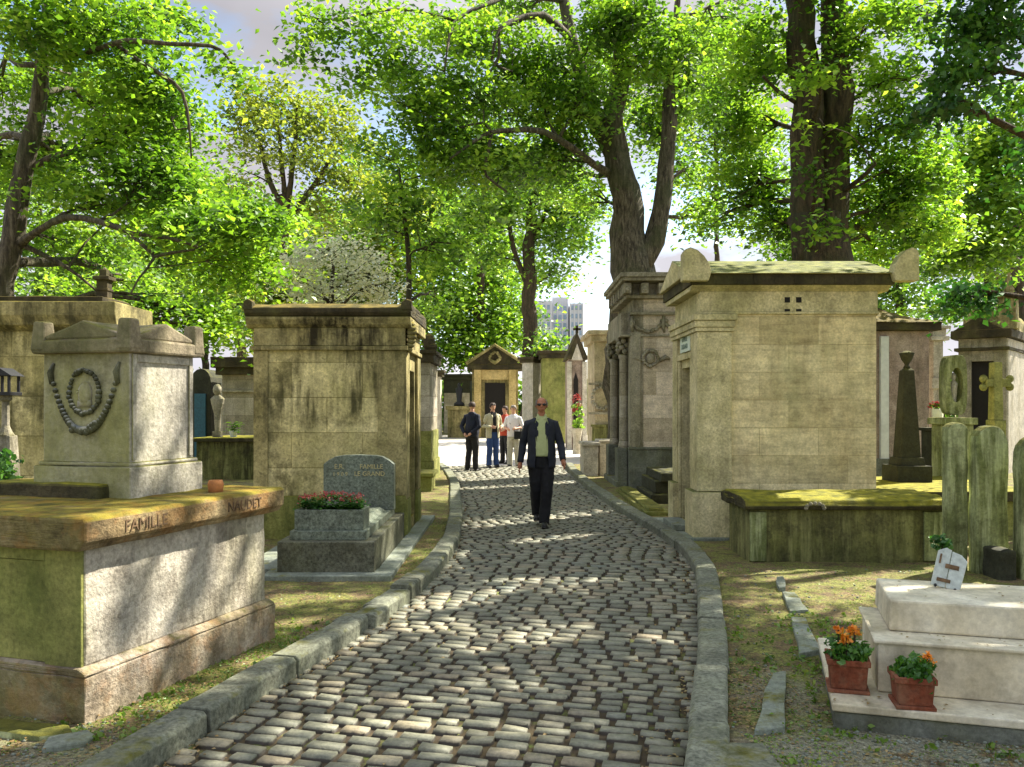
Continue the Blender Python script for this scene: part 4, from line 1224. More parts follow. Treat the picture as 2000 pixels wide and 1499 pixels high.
mb = MB(M7); mb.prism([(-1.0, 3.5), (.05, 3.5), (-.02, 3.8), (-.2, 4.0), (-.48, 4.1), (-.75, 4.0), (-.95, 3.8)], 'y', .2, 3.2); mb.box(-.2, .2, .1, .5, 3.5, 4.25, .02); mb.box(-.24, .24, .06, .54, 4.25, 4.32); mb.lathe([(.1, 4.32), (.12, 4.45), (.05, 4.6), (.04, 4.85)], 0, .3, 8)
mb.build("domed_roof", OLIVEP, t, 0.02, .04, size=.2)
mb = MB(M7); mb.box(.003, .05, 0, 3.2, 0, 3.28); mb.build("side_wall", SUNNY, t, 0.01, .01, label="side wall coloured brighter as the sunlit face")  # lit side painted in brighter stone than the other walls

# three round-topped stones
def round_stone(label, pxl, pxr, pyt, Y, d, seed, rise):
    a, b = PT(pxl, 0, Y + d).x, PT(pxr, 0, Y).x
    zt = PT(0, pyt, Y).z
    c, w = (a + b) / 2, (b - a) / 2
    poly = [(a, 0), (b, 0), (b, zt - rise)] + [(c + w * math.cos(math.pi * k / 8), zt - rise + rise * math.sin(math.pi * k / 8)) for k in range(1, 8)] + [(a, zt - rise)]
    t = thing("round_topped_stone", label, "gravestone", (c, Y, GZ), group="round-topped mossy stones")
    mb = MB(); mb.prism(poly, 'y', Y, Y + d); mb.build("slab", MOSSY, t, 0.02, 0.03, size=.2)
    return t


t = round_stone("narrow mossy upright stone, leftmost of the three round-topped ones", 1838, 1892, 826, 8.1, .14, 1, .07)
t = round_stone("widest mossy round-topped stone, the middle one of three", 1890, 1971, 832, 8.0, .16, 2, .16)
t = round_stone("yellow-green round-topped stone cut off by the right edge", 1977, 2080, 850, 7.7, .16, 3, .16)
q = PT(1957, 1075, 7.8)
t = thing("stone_stub", "short dark stone stub leaning against the middle round-topped stone", "stone block", (q.x, 7.8, GZ))
mb = MB(); mb.box(q.x - .10, q.x + .08, 7.7, 7.95, 0, .36); mb.build("block", DARKST, t, 0.02, .03, size=.15)

# ------------------------------------------------------------------ cream tomb, bottom right
ar = math.atan2(-0.30, 1.0)
FT = frame(1.57, 4.17, 0, ar)
t = thing("cream_tomb", "pale cream three-tier slab tomb with terracotta pots at the lower right", "tomb", (1.57, 4.17, GZ), ar)
mb = MB(FT); mb.box(0.012, 2.4, 0.014, 1.25, 0.0, .162); mb.build("footing", GREYBASE, t, 0.01, .02, size=.15)
mb = MB(FT); mb.box(0, 2.4, 0, 1.25, .165, .205); mb.build("base_slab", CREAM, t, 0.008, .006)
inv = FT.inverted()
c1 = inv @ Vector((1.865, 4.335, 0)); c2 = inv @ Vector((1.995, 4.50, 0))
mb = MB(FT); mb.box(c1.x, 2.4, c1.y, c1.y + .72, .207, .455); mb.build("middle_block", CREAM, t, 0.008, .005)
mb = MB(FT); mb.box(c1.x - .02, 2.4, c1.y - .02, c1.y + .74, .457, .475); mb.build("edge_slab", CREAM, t, 0.006)
mb = MB(FT); mb.box(c2.x, 2.4, c2.y - .01, c2.y + .60, .477, .64, 0.006); mb.build("top_slab", CREAM, t, 0.012, .005)


def flower_pot(label, fp_label, x, y, z, s, seed, rz, flw, h):
    t = thing("terracotta_pot", label, "flower pot", (x, y, z), rz, group="terracotta pots on the cream tomb")
    M = frame(x, y, z, rz)
    k = s / 2
    mb = MB(M); mb.box(-k * .98, k * .98, -k * .98, k * .98, 0, .018); mb.build("saucer", TERRA, t, .004)
    mb = MB(M)
    for a in range(4):
        Mr = M @ Matrix.Rotation(a * math.pi / 2, 4, 'Z')
        m2 = MB(Mr)
        m2.add([(-k * .82, -k * .82, .018), (k * .82, -k * .82, .018), (k * .93, -k * .93, h), (-k * .93, -k * .93, h),
                (-k * .70, -k * .70, .018), (k * .70, -k * .70, .018), (k * .8, -k * .8, h), (-k * .8, -k * .8, h)],
               [(0, 1, 2, 3), (7, 6, 5, 4), (3, 2, 6, 7), (1, 0, 4, 5), (0, 3, 7, 4), (2, 1, 5, 6)])
        mb.v += m2.v; b = len(mb.v) - 8
        mb.f += [tuple(b + i for i in q) for q in m2.f]
    mb.build("pot_wall", TERRA, t, .004, .002)
    mb = MB(M)
    for a in range(4):
        Mr = M @ Matrix.Rotation(a * math.pi / 2, 4, 'Z')
        m2 = MB(Mr); m2.box(-k * 1.02, k * 1.02 - .02, -k * 1.02, -k * 1.02 + .02, h - .025, h + .003 + a * .0004)
        b = len(mb.v); mb.v += m2.v; mb.f += [tuple(b + i for i in q) for q in m2.f]
    mb.build("rim", TERRA, t, .003)
    mb = MB(M); mb.box(-k * .8, k * .8, -k * .8, k * .8, h * .5, h - .02); mb.build("soil", SOIL, t)
    f = thing("marigold_plant", fp_label, "plant", (x, y, z + h - .02), group="marigolds in the terracotta pots")
    leaf_mesh("foliage", box_points(x - k * .8, x + k * .8, y - k * .8, y + k * .8, z + h, z + h + .08, 60, seed), 16, .016, .034, LF_DARK, f, seed, up=.3)
    r = random.Random(seed)
    for i in range(flw):
        cx, cy, cz = x + r.uniform(-k * .6, k * .6), y + r.uniform(-k * .7, k * .5), z + h + r.uniform(.09, .17)
        mb = MB(); mb.tube([(cx, cy, z + h), (cx, cy, cz)], .003, 5); mb.build("stem", SOIL, f)
        pts = [(cx, cy, cz)]
        leaf_mesh("blossom", pts, 26, .013, .026, FL_ORANGE, f, seed * 10 + i, up=.45, squash=.6)


flower_pot("terracotta pot with lime-stained side, left end of the cream tomb's base", "taller bushy orange marigold in the left terracotta pot",
           1.735, 4.40, .205, .205, 21, ar, 6, .165)
flower_pot("plain darker terracotta pot standing before the cream tomb's middle block", "short orange marigold in the right terracotta pot",
           1.955, 4.155, .205, .185, 22, ar + .08, 2, .15)

# tilted memorial plaque with dark flowers on the cream slab
q = PT(1842, 1140, 4.8)
PM = frame(q.x, 4.78, .64, math.radians(-28)) @ Matrix.Rotation(math.radians(10), 4, 'Y') @ Matrix.Rotation(math.radians(-14), 4, 'X')
t = thing("memorial_plaque", "tilted silvery open-book memorial plaque propped on the cream slab", "plaque", (q.x, 4.78, .64))
mb = MB(PM); mb.prism([(-.075, 0), (.0, -.0), (.0, .215), (-.03, .225), (-.07, .20)], 'y', -.012, .012); mb.prism([(.002, 0), (.075, .0), (.085, .17), (.05, .20), (.002, .21)], 'y', -.018, .006)
mb.build("plate", plain("silvered_stone", (.46, .50, .44), .35, .2, 40, .2), t, .004)
mb = MB(PM); mb.box(-.02, .05, -.0245, -.0185, .11, .135); mb.box(-.05, .02, -.0245, -.0185, .03, .05); mb.box(-.055, -.045, -.0185, -.0122, .13, .185)
mb.build("lettering", CARVED, t, .001)
mb = MB(PM); mb.tube([(.02, .01, .05), (.08, .10, -.0), (.10, .11, .0)], .006, 6); mb.tube([(-.05, 0, .01), (-.05, -.03, 0)], .008, 6); mb.tube([(.05, 0, .01), (.05, -.03, 0)], .008, 6)
mb.build("prop", IRON, t)
t2 = thing("dried_bouquet", "small dark bunch of dried flowers behind the tilted plaque", "flowers", (q.x + .02, 4.84, .64))
leaf_mesh("foliage", box_points(q.x - .02, q.x + .07, 4.85, 4.88, .84, .92, 22, 31), 8, .014, .03, LF_DARK, t2, 31, up=.1)
mb = MB(); mb.tube([(q.x + .02, 4.87, .645), (q.x + .03, 4.865, .88)], .006, 5); mb.build("stem", SOIL, t2)

# pale edging stones in the right-hand moss and loose stones, lower left
for lab, pts in (("smallest pale edging stone, farthest of four in the right-hand moss", [(1516, 1128), (1530, 1126), (1536, 1148), (1522, 1150)]),
                 ("pale edging stone second farthest of four in the moss", [(1528, 1156), (1555, 1158), (1578, 1192), (1546, 1194)]),
                 ("long pale edging stone beside the marigold pot", [(1546, 1206), (1575, 1206), (1602, 1268), (1562, 1276)]),
                 ("nearest pale edging stone, cracked across, at the lower right", [(1506, 1314), (1536, 1312), (1532, 1420), (1478, 1428)])):
    P3 = []
    for px, py in pts:
        Y = (HC - .115) * F / (py - HY)
        P3.append((PT(px, py, Y).x, Y))
    c = np.mean(P3, axis=0)
    t = thing("edging_stone", lab, "edging stone", (c[0], c[1], GZ), group="pale edging stones in the moss")
    poly = []
    for k in range(4):
        a, b = np.array(P3[k]), np.array(P3[(k + 1) % 4])
        for s in (0, .33, .66):
            poly.append(tuple(a + (b - a) * s + np.array([rnd.uniform(-.012, .012), rnd.uniform(-.012, .012)])))
    mb = MB(); mb.prism(poly[::-1], 'z', .02, .118)
    mb.build("stone", FOOT, t, .006, .012, sub=2, size=.15)
for lab, px, py, w in (("flat pale stone lying before the lettered tomb's corner", 135, 1448, .22), ("mossy flat slab along the lettered tomb's front", 40, 1425, .6)):
    Y = (HC - .1) * F / (py - HY); x = PT(px, py, Y).x
    t = thing("flat_stone", lab, "flat stone", (x, Y, GZ))
    M = frame(x, Y, 0, .5 if w < .5 else -.25)
    mb = MB(M); mb.prism([(-w / 2, -.07), (w * .3, -.08), (w / 2, .0), (w * .35, .08), (-w * .4, .07)], 'z', .03, .115)
    mb.build("stone", FOOT if w < .5 else MOSSY, t, .01, .02, sub=2, size=.15)

# ------------------------------------------------------------------ far monuments across the lane
def far_box(name, label, cat, pxl, pxr, pyt, Y, depth, mat, parts=(), cor=None):
    a, b, zt = PT(pxl, 0, Y + (depth if pxl > 1000 else 0)).x, PT(pxr, 0, Y + (depth if pxr < 1000 else 0)).x, PT(0, pyt, Y).z
    t = thing(name, label, cat, ((a + b) / 2, Y, 0))
    mb = MB(); mb.box(a, b, Y, Y + depth, -.05, zt); mb.build("wall", mat, t, .01)
    if cor:
        mb = MB(); mb.box(a - .12, b + .12, Y - .15, Y + depth + .1, zt + .002, zt + .2); mb.box(a - .22, b + .22, Y - .25, Y + depth + .15, zt + .2, zt + .34)
        mb.build("cornice", cor, t, .015, .04)
    return t, a, b, zt


# pedimented chapel
Y = 46.0
t, a, b, zt = far_box("chapel_tomb", "yellow stone chapel tomb with dark carved pediment and open doorway, end of the path", "mausoleum", 922, 1012, 722, Y, 3, OLIVEP)
c = (a + b) / 2
mb = MB(); mb.box(a - .25, b + .25, Y - .35, Y + 3, zt, zt + .25); mb.prism([(a - .35, zt + .25), (b + .35, zt + .25), (c, zt + 1.35)], 'y', Y - .35, Y + 3); mb.build("pediment", BLACKENED, t, .03, .06)
mb = MB(); wreath(mb, (c, Y - .38, zt + .62), .26, (1, 0, 0), (0, 0, 1), (0, -1, 0), .09, 16); mb.tube([(a - .3, Y - .42, zt + .3), (c, Y - .42, zt + 1.3), (b + .3, Y - .42, zt + .3)], .09, 6); mb.build("carving", OLIVEP, t)
mb = MB()
for xx in (a + .12, b - .5): mb.box(xx, xx + .38, Y - .28, Y - .002, 0, zt - .02)
mb.box(a + .5, b - .5, Y - .2, Y - .003, zt - .55, zt - .02)
mb.build("pilaster", stone("honey_stone", (.62, .47, .20), (.50, .37, .14), g_amt=.3, moss=0, alg=.1), t, .01)
mb = MB(); mb.box(c - .55, c + .55, Y - .05, Y - .001, .1, 2.95); d = mb.build("door", DARK, t)  # flat dark panel painted as the shade of the open doorway
# tall white corner tomb
pc = PT(1038, 0, 40.5)
PTM = frame(pc.x, 40.5, 0, math.radians(52))
t = thing("pillar_tomb", "bright sunlit pillar-like tomb under the slender central trunk", "tomb", (pc.x, 40.5, 0), math.radians(52))
mb = MB(PTM); mb.box(-.32, .32, -.32, .32, -.05, 3.75); mb.build("wall", SUNNY, t, .01)
mb = MB(PTM); mb.box(-.40, .40, -.40, .40, 3.752, 3.9); mb.box(-.48, .48, -.48, .48, 3.9, 4.02); mb.build("cornice", BLACKENED, t, .015, .03)
mb = MB(PTM); mb.box(-.38, .38, -.38, .38, -.05, .6); mb.build("plinth", GREYP, t, .01)
t, a, b, zt = far_box("mausoleum", "mossy olive mausoleum wall between the pillar tomb and the gothic chapel", "mausoleum", 1056, 1106, 700, 38.5, 2, TOMBG, cor=BLACKENED)
# gothic chapel
Y = 33.0
t, a, b, zt = far_box("gothic_chapel", "narrow rosy gothic chapel with steep gable and dark slit doorway", "mausoleum", 1104, 1143, 702, Y, 2, ROSE)
c = (a + b) / 2
mb = MB(); mb.prism([(a - .12, zt), (b + .12, zt), (c, zt + 1.05)], 'y', Y - .12, Y + 2.1); mb.build("gable", BLACKENED, t, .02, .04)
mb = MB(); mb.box(c - .05, c + .05, Y - .1, Y, zt + 1.0, zt + 1.3); mb.box(c - .15, c + .15, Y - .1, Y, zt + 1.12, zt + 1.2); mb.build("cross", BLACKENED, t)
mb = MB(); mb.prism([(c - .13, .1), (c + .05, .1), (c + .05, 2.7), (c - .04, 3.0), (c - .13, 2.7)], 'y', Y - .03, Y - .001); mb.build("door", DARK, t)  # dark slit panel, the doorway's inner shade put into its colour
mb = MB(); mb.box(a - .06, a + .12, Y - .14, Y - .002, 0, zt - .1); mb.box(b - .12, b + .06, Y - .14, Y - .002, 0, zt - .1); mb.prism([(a + .1, zt - .05), (b - .1, zt - .05), (c, zt + .6)], 'y', Y - .16, Y - .122); mb.build("buttress", SUNNY, t, .01)
q = PT(1127, 790, 30)
t = thing("flower_display", "red and green flower display in front of the gothic chapel doorway", "flowers", (q.x, 30, 0))
mb = MB(); mb.lathe([(.16, 0), (.13, .5), (.2, .9), (.16, .9)], q.x, 30, 10); mb.build("stand", SUNNY, t)
leaf_mesh("foliage", box_points(q.x - .15, q.x + .15, 29.85, 30.1, .9, 1.8, 24, 41), 12, .06, .12, LF_GREEN, t, 41, up=.2)
leaf_mesh("blossom", box_points(q.x - .15, q.x + .1, 29.8, 29.95, 1.5, 2.1, 12, 42), 10, .05, .10, FL_RED, t, 42, up=.2)
# beige mausoleum
Y = 26.0
t, a, b, zt = far_box("mausoleum", "plain beige flat-topped mausoleum between the gothic chapel and the carved one", "mausoleum", 1147, 1240, 668, Y, 2.5, CREAMD, cor=CREAMD)
mb = MB(); mb.box(a - .08, b, Y - .10, Y - .002, 0, 1.05); mb.box(a - .12, b, Y - .14, Y - .003, 1.052, 1.12); mb.build("plinth", SARC, t, .01, .02)
mb = MB(); cc = PT(1175, 778, Y); wreath(mb, (cc.x, Y - .02, cc.z), .28, (1, 0, 0), (0, 0, 1), (0, -1, 0), .06, 18, sag=1.2); mb.box(cc.x - .4, cc.x + .4, Y - .06, Y - .002, cc.z + .4, cc.z + .47); mb.box(cc.x - .4, cc.x + .4, Y - .06, Y - .003, cc.z - .5, cc.z - .43); mb.build("relief", GREYP, t)
# far left group
t, a, b, zt = far_box("pale_pillar", "pale pillar tomb with dark top left of the path's far end", "tomb", 843, 863, 736, 44, 1, SUNNY, cor=BLACKENED)
t, a, b, zt = far_box("low_mausoleum", "dark green-stained low mausoleum left of the pedimented chapel tomb", "mausoleum", 866, 922, 742, 51.5, 2, DARKST, cor=DARKST)
mb = MB(); mb.box(a + .05, b - .05, 51.4, 51.497, .0, 2.5); mb.build("pale_wall", GREY, t, .01)
Y = 45.5
q = PT(896, 800, Y)
t = thing("statue_pedestal", "ochre pedestal tomb carrying a black statuette, left of the standing group", "tomb", (q.x, Y, 0))
mb = MB(); mb.box(q.x - .6, q.x + .6, Y, Y + 1, 0, 1.5); mb.box(q.x - .7, q.x + .7, Y - .08, Y + 1.1, 1.5, 1.7); mb.build("pedestal_body", OLIVEP, t, .02)
t = thing("black_statuette", "black standing statuette on the ochre pedestal in the far left distance", "statue", (q.x, Y + .4, 1.7))
mb = MB(); mb.loft([(q.x, Y + .4, 1.69, .3, .25), (q.x, Y + .4, 1.85, .28, .25), (q.x, Y + .4, 1.95, .13, .13), (q.x, Y + .4, 2.4, .17, .13), (q.x, Y + .4, 2.65, .2, .12), (q.x, Y + .4, 2.72, .07, .07), (q.x, Y + .4, 2.8, .1, .1), (q.x, Y + .4, 2.95, .05, .05)], 12)
mb.build("figure", IRON, t, smooth=True)

t = thing("hedge", "long dark green hedge closing the view behind the farthest tombs", "hedge", (4, 58, 0))
leaf_mesh("foliage", box_points(-34, 44, 57.2, 58.8, .1, 3.5, 2400, 77), 12, .35, .38, LF_GREEN, t, 77, up=.3, squash=.8, droop=.0)
mb = MB()
for k in range(40):
    x = -33 + k * 1.95
    mb.tube([(x, 58, -.1), (x + .1, 58, 1.2), (x - .15, 58.1, 2.6)], [.07, .05, .02], 5)
mb.build("stems", DARKST, t)

# pale high-rise far beyond
Y = 300.0
t = thing("tower_block", "pale blue-white high-rise tower far beyond the cemetery trees", "building", (PT(1092, 0, Y).x, Y, 0))
TW = plain("pale_concrete", (.62, .64, .70), .8, .05, .1, bump=0)
TG = plain("blue_glazing", (.28, .38, .52), .25, .2, .3, bump=0)
for pl, pr, pt_, d in ((1048, 1078, 588, 0), (1080, 1112, 578, 4), (1114, 1140, 592, 1)):
    a, b, zt = PT(pl, 0, Y).x, PT(pr, 0, Y).x, PT(0, pt_, Y).z
    mb = MB(); mb.box(a, b, Y + d, Y + 16, -1, zt)
    for k in range(4): mb.box(a + (b - a) * k / 3.3 - .1, a + (b - a) * k / 3.3 + .25, Y + d - .5, Y + d - .01, 0, zt)
    mb.build("wall", TW, t)
    mb = MB()
    z = 3.0
    while z < zt - 2:
        for k in range(3): mb.box(a + (b - a) * (k / 3.3) + .45, a + (b - a) * ((k + 1) / 3.3) - .3, Y + d - .12, Y + d - .005, z, z + 1.6)
        z += 3.0
    mb.build("window", TG, t)


# ------------------------------------------------------------------ trees
def spline(pts, step=0.35):
    P = [Vector(p[:3]) for p in pts]; R = [p[3] for p in pts]
    out, rad = [], []
    for i in range(len(P) - 1):
        p0, p1, p2, p3 = P[max(i - 1, 0)], P[i], P[i + 1], P[min(i + 2, len(P) - 1)]
        n_ = max(2, int((p2 - p1).length / step))
        for k in range(n_):
            s = k / n_
            q = 0.5 * ((2 * p1) + (-p0 + p2) * s + (2 * p0 - 5 * p1 + 4 * p2 - p3) * s * s + (-p0 + 3 * p1 - 3 * p2 + p3) * s ** 3)
            out.append(q); rad.append(R[i] + (R[i + 1] - R[i]) * s)
    out.append(P[-1]); rad.append(R[-1])
    return out, rad


def px_line(pts, scale=1.0):
    """(px, py, Y, radius in photo px) -> world points"""
    return [(*PT(a, b, Y), r * Y / F) for a, b, Y, r in pts]


def tree(name, label, stems, lobes, mat, leaf, seed, bark=BARK, group=None, cat="tree", dens=1.0, clump=0.42, lump=0.3, auto=True, up=.55):
    """stems: lists of world points with radius, first one from the ground; lobes: (px, py, Y, rx_px, rz_px, clumps, leaves per clump)"""
    r = random.Random(seed)
    nr = np.random.default_rng(seed)
    base = stems[0][0]
    t = thing(name, label, cat, (base[0], base[1], 0.0), group=group)
    mb = MB()
    allp = []
    for s in stems:
        P, R = spline(s)
        P = [p + Vector((noise.noise(p * .9), noise.noise(p * .9 + Vector((7, 0, 0))), 0)) * min(.25, R[i] * .5) for i, p in enumerate(P)]
        mb.tube(P, R, 14 if R[0] > .12 else 8, lump)
        allp += [(p, R[i]) for i, p in enumerate(P)]
    cent, spr = [], []
    per_l = []
    tw = MB()
    for (px, py, Y, rx, rz, nc, nl) in lobes:
        c = PT(px, py, Y)
        RX, RZ = rx * Y / F, rz * Y / F
        RYy = RX * .9
        k = max(3, int(nc * dens))
        q = nr.normal(0, 1, (k, 3)); q /= np.linalg.norm(q, axis=1, keepdims=True)
        rad = nr.uniform(0.15, 1.0, k) ** (1 / 2.2)
        q = q * rad[:, None] * np.array([RX, RYy, RZ]) + np.array(c)
        cent.append(q); spr.append(np.full(k, clump) * nr.uniform(.6, 1.3, k)); per_l.append(nl)
        if auto:
            # bough from the nearest lower stem point to the lobe, then twigs to some clumps
            best = min(allp, key=lambda e: (e[0] - c).length + max(0, e[0].z - c.z + .3) * 3)
            s0 = best[0]
            mid = s0.lerp(c, .5) + Vector((r.uniform(-.1, .1), r.uniform(-.1, .1), r.uniform(.02, .12))) * (s0 - c).length
            r0 = min(best[1] * .55, .03 + .016 * (s0 - c).length)
            P, R = spline([(*s0, r0), (*mid, r0 * .7), (*c, r0 * .35)], .5)
            P = [p + Vector((noise.noise(p * 1.3), noise.noise(p * 1.3 + Vector((9, 0, 0))), noise.noise(p * 1.3 + Vector((0, 9, 0))))) * .18 for p in P]
            P[0] = s0
            mb.tube(P, R, 7, .2)
            for e in q[:: max(1, k // 9)]:
                j = r.randrange(len(P) // 2, len(P))
                s1 = P[j]; e = Vector(e)
                m1 = s1.lerp(e, .5) + Vector((r.uniform(-.1, .1), r.uniform(-.1, .1), r.uniform(0, .15))) * (e - s1).length
                tw.tube([s1, m1, e], [R[j] * .6 + .004, R[j] * .35 + .003, .006], 5)
    mb.v += tw.v
    off = len(mb.v) - len(tw.v)
    mb.f += [tuple(off + i for i in f) for f in tw.f]
    mb.build("trunk", bark, t, smooth=True)
    C = np.concatenate(cent); S = np.concatenate(spr)
    nl = int(np.mean(per_l))
    leaf_mesh("crown", C, nl, S, leaf, mat, t, seed, up=up, squash=.45)
    return t


def ground_stem(px, Y, top, r):
    """from the ground to a photo point"""
    p = PT(px, 0, Y)
    return [(p.x, Y, -.1, r * 1.5), (p.x, Y, .4, r * 1.1)]


T = tree
# left leaning tree
st = [(*PT(-2, 700, 13)[:2], -.1, .30)] + px_line([(0, 620, 13, 21), (20, 520, 13, 20), (40, 400, 13, 18), (60, 280, 13, 16), (76, 170, 13, 14), (84, 90, 13, 11), (95, 10, 13, 9), (110, -80, 13, 6)])
limbs = [px_line([(42, 478, 13, 9), (80, 448, 12.6, 7), (130, 425, 12.2, 7), (190, 432, 12, 6), (260, 455, 11.7, 5), (330, 465, 11.5, 4), (385, 482, 11.4, 2.5)]),
         px_line([(245, 450, 11.8, 4.5), (285, 485, 11.6, 4), (300, 505, 11.6, 3), (270, 545, 11.4, 2), (255, 575, 11.3, 1.5)]),
         px_line([(300, 502, 11.6, 3), (335, 494, 11.6, 3), (380, 488, 11.6, 2)]),
         px_line([(48, 480, 13, 6), (110, 510, 13, 5), (155, 540, 13, 3), (190, 570, 13, 2)]),
         px_line([(85, 60, 13, 7), (140, 105, 12.4, 6), (200, 92, 12, 5), (250, 80, 11.8, 5), (330, 86, 11.6, 4), (410, 90, 11.5, 3.5), (440, 108, 11.5, 2.5), (455, 130, 11.5, 2)]),
         px_line([(230, 90, 12, 4), (270, 118, 12, 4), (320, 150, 12, 4), (355, 180, 12, 3.5), (370, 250, 12, 3), (374, 310, 12, 1.5)]),
         px_line([(76, 120, 13, 7), (30, 60, 12.5, 5), (-20, 10, 12, 4)])]
T("maple_tree", "leaning grey trunk with arching limbs and lime-green leaves at the left edge", [st] + limbs,
  [(90, 40, 12, 130, 70, 46, 62), (230, 30, 12.6, 120, 70, 40, 62), (20, 180, 15, 60, 80, 20, 62), (150, 170, 15, 110, 50, 34, 62), (290, 150, 12.6, 90, 60, 30, 62),
   (250, 270, 13, 130, 70, 44, 62), (110, 340, 16, 110, 50, 30, 62), (300, 350, 12.5, 100, 50, 34, 62), (210, 390, 13, 120, 30, 26, 62), (340, 250, 13.5, 55, 70, 22, 62),
   (400, 440, 12, 100, 40, 34, 62), (500, 420, 12.6, 70, 30, 22, 62), (120, 480, 15, 120, 50, 30, 62), (450, 520, 13, 80, 40, 24, 62), (350, 600, 14.5, 60, 50, 18, 62), (420, 640, 15, 45, 60, 20, 62),
   (450, 130, 11.6, 30, 22, 4, 40), (60, 300, 15, 100, 60, 30, 62), (200, 200, 15, 120, 60, 34, 62), (330, 40, 14, 60, 30, 14, 62), (380, 380, 15, 70, 40, 22, 62), (220, 560, 18, 120, 40, 30, 62), (30, 330, 16, 60, 60, 14, 62)],
  LF_LIME, .108, 1, BARKG, dens=1.0, clump=.27)
# sparse branch over the sky at top centre-left
# airy tree, middle distance
st = [(*PT(555, 900, 40)[:2], -.1, .5)] + px_line([(556, 700, 40, 14), (560, 520, 40, 12), (556, 440, 40, 9), (552, 380, 40, 7)])
T("airy_tree", "open-crowned olive tree with several upright stems against the grey cloud", [st,
  px_line([(556, 420, 40, 7), (530, 360, 40, 5), (512, 300, 40, 4), (500, 240, 40, 2)]), px_line([(556, 420, 40, 7), (570, 340, 40, 5), (578, 270, 40, 4), (580, 200, 40, 2)]),
  px_line([(556, 440, 40, 6), (600, 380, 40, 5), (640, 320, 40, 3)]), px_line([(556, 380, 40, 5), (548, 300, 40, 4), (540, 220, 40, 2)])],
  [(515, 195, 40, 70, 50, 42, 34), (620, 230, 41, 80, 50, 42, 34), (560, 270, 39, 90, 60, 40, 34), (690, 280, 42, 60, 50, 30, 34), (470, 250, 40, 40, 50, 18, 34), (640, 320, 40, 70, 40, 22, 34), (480, 340, 40, 50, 30, 5, 34),
   (700, 360, 41, 60, 50, 24, 34), (620, 410, 41, 80, 30, 24, 34)], LF_OLIVE, .24, 2, dens=1.1, clump=.6)
# silver tree
st = [(*PT(640, 900, 17)[:2], -.1, .12)] + px_line([(640, 700, 17, 8), (645, 600, 17, 6), (650, 520, 17, 3)])
T("silver_shrub", "pale silvery-cream flowering bush rising behind the streaked mausoleum", [st],
  [(640, 490, 17, 85, 40, 26, 45), (580, 540, 17, 60, 36, 20, 45), (700, 530, 17, 60, 46, 24, 45), (650, 580, 17, 100, 30, 24, 45), (750, 560, 17, 24, 30, 6, 45)], LF_SILVER, .085, 3, clump=.2, cat="bush")
# slender trunk behind streaked mausoleum
st = [(*PT(798, 900, 19)[:2], -.1, .1)] + px_line([(798, 700, 19, 7), (799, 590, 19, 6), (797, 500, 19, 5), (790, 420, 19, 4), (780, 330, 19, 2)])
T("slender_tree", "thin straight trunk with green crown behind the streaked mausoleum", [st],
  [(760, 400, 19, 90, 50, 26, 40), (700, 430, 20, 50, 35, 9, 40), (840, 470, 19, 60, 50, 14, 40), (820, 350, 20, 70, 50, 18, 40), (760, 300, 20, 80, 40, 16, 40), (850, 580, 21, 40, 40, 8, 40)], LF_LIME, .15, 4, clump=.33)
# centre tree over the pillar tomb
st = [(*PT(1034, 900, 42)[:2], -.1, .5)] + px_line([(1034, 760, 42, 15), (1034, 650, 42, 14), (1034, 560, 42, 13), (1036, 470, 42, 11), (1040, 400, 42, 8), (1060, 340, 42, 4)])
T("straight_tree", "straight dark trunk rising over the pillar tomb at the path's end", [st,
  px_line([(1030, 560, 42, 6), (1008, 500, 42, 5), (995, 440, 42, 4), (1000, 380, 42, 2)]), px_line([(1034, 480, 42, 6), (1060, 430, 42, 4), (1072, 390, 42, 3)])],
  [(960, 400, 41, 80, 50, 50, 36), (1040, 340, 42, 90, 50, 56, 36), (1100, 460, 42, 55, 40, 30, 36), (1080, 535, 42, 36, 24, 10, 36), (960, 500, 43, 60, 40, 26, 36), (1110, 400, 42, 60, 40, 34, 36), (1068, 672, 41, 22, 22, 10, 36)],
  LF_LIME, .27, 5, dens=1.3, clump=.6)
st = [(*PT(935, 900, 52)[:2], -.1, .5)] + px_line([(935, 780, 52, 10), (933, 650, 52, 9), (938, 560, 52, 8), (935, 480, 52, 6), (930, 400, 52, 4)])
T("straight_tree", "second straight trunk left of the central one, above the pediment", [st],
  [(880, 600, 52, 60, 50, 44, 40), (960, 640, 53, 70, 40, 44, 40), (900, 680, 52, 60, 40, 40, 40), (860, 500, 52, 70, 50, 44, 40), (970, 560, 54, 60, 50, 40, 40), (910, 430, 52, 60, 40, 40, 40), (1010, 620, 55, 40, 60, 34, 40)],
  LF_LIME, .32, 6, dens=1.3, clump=.8)
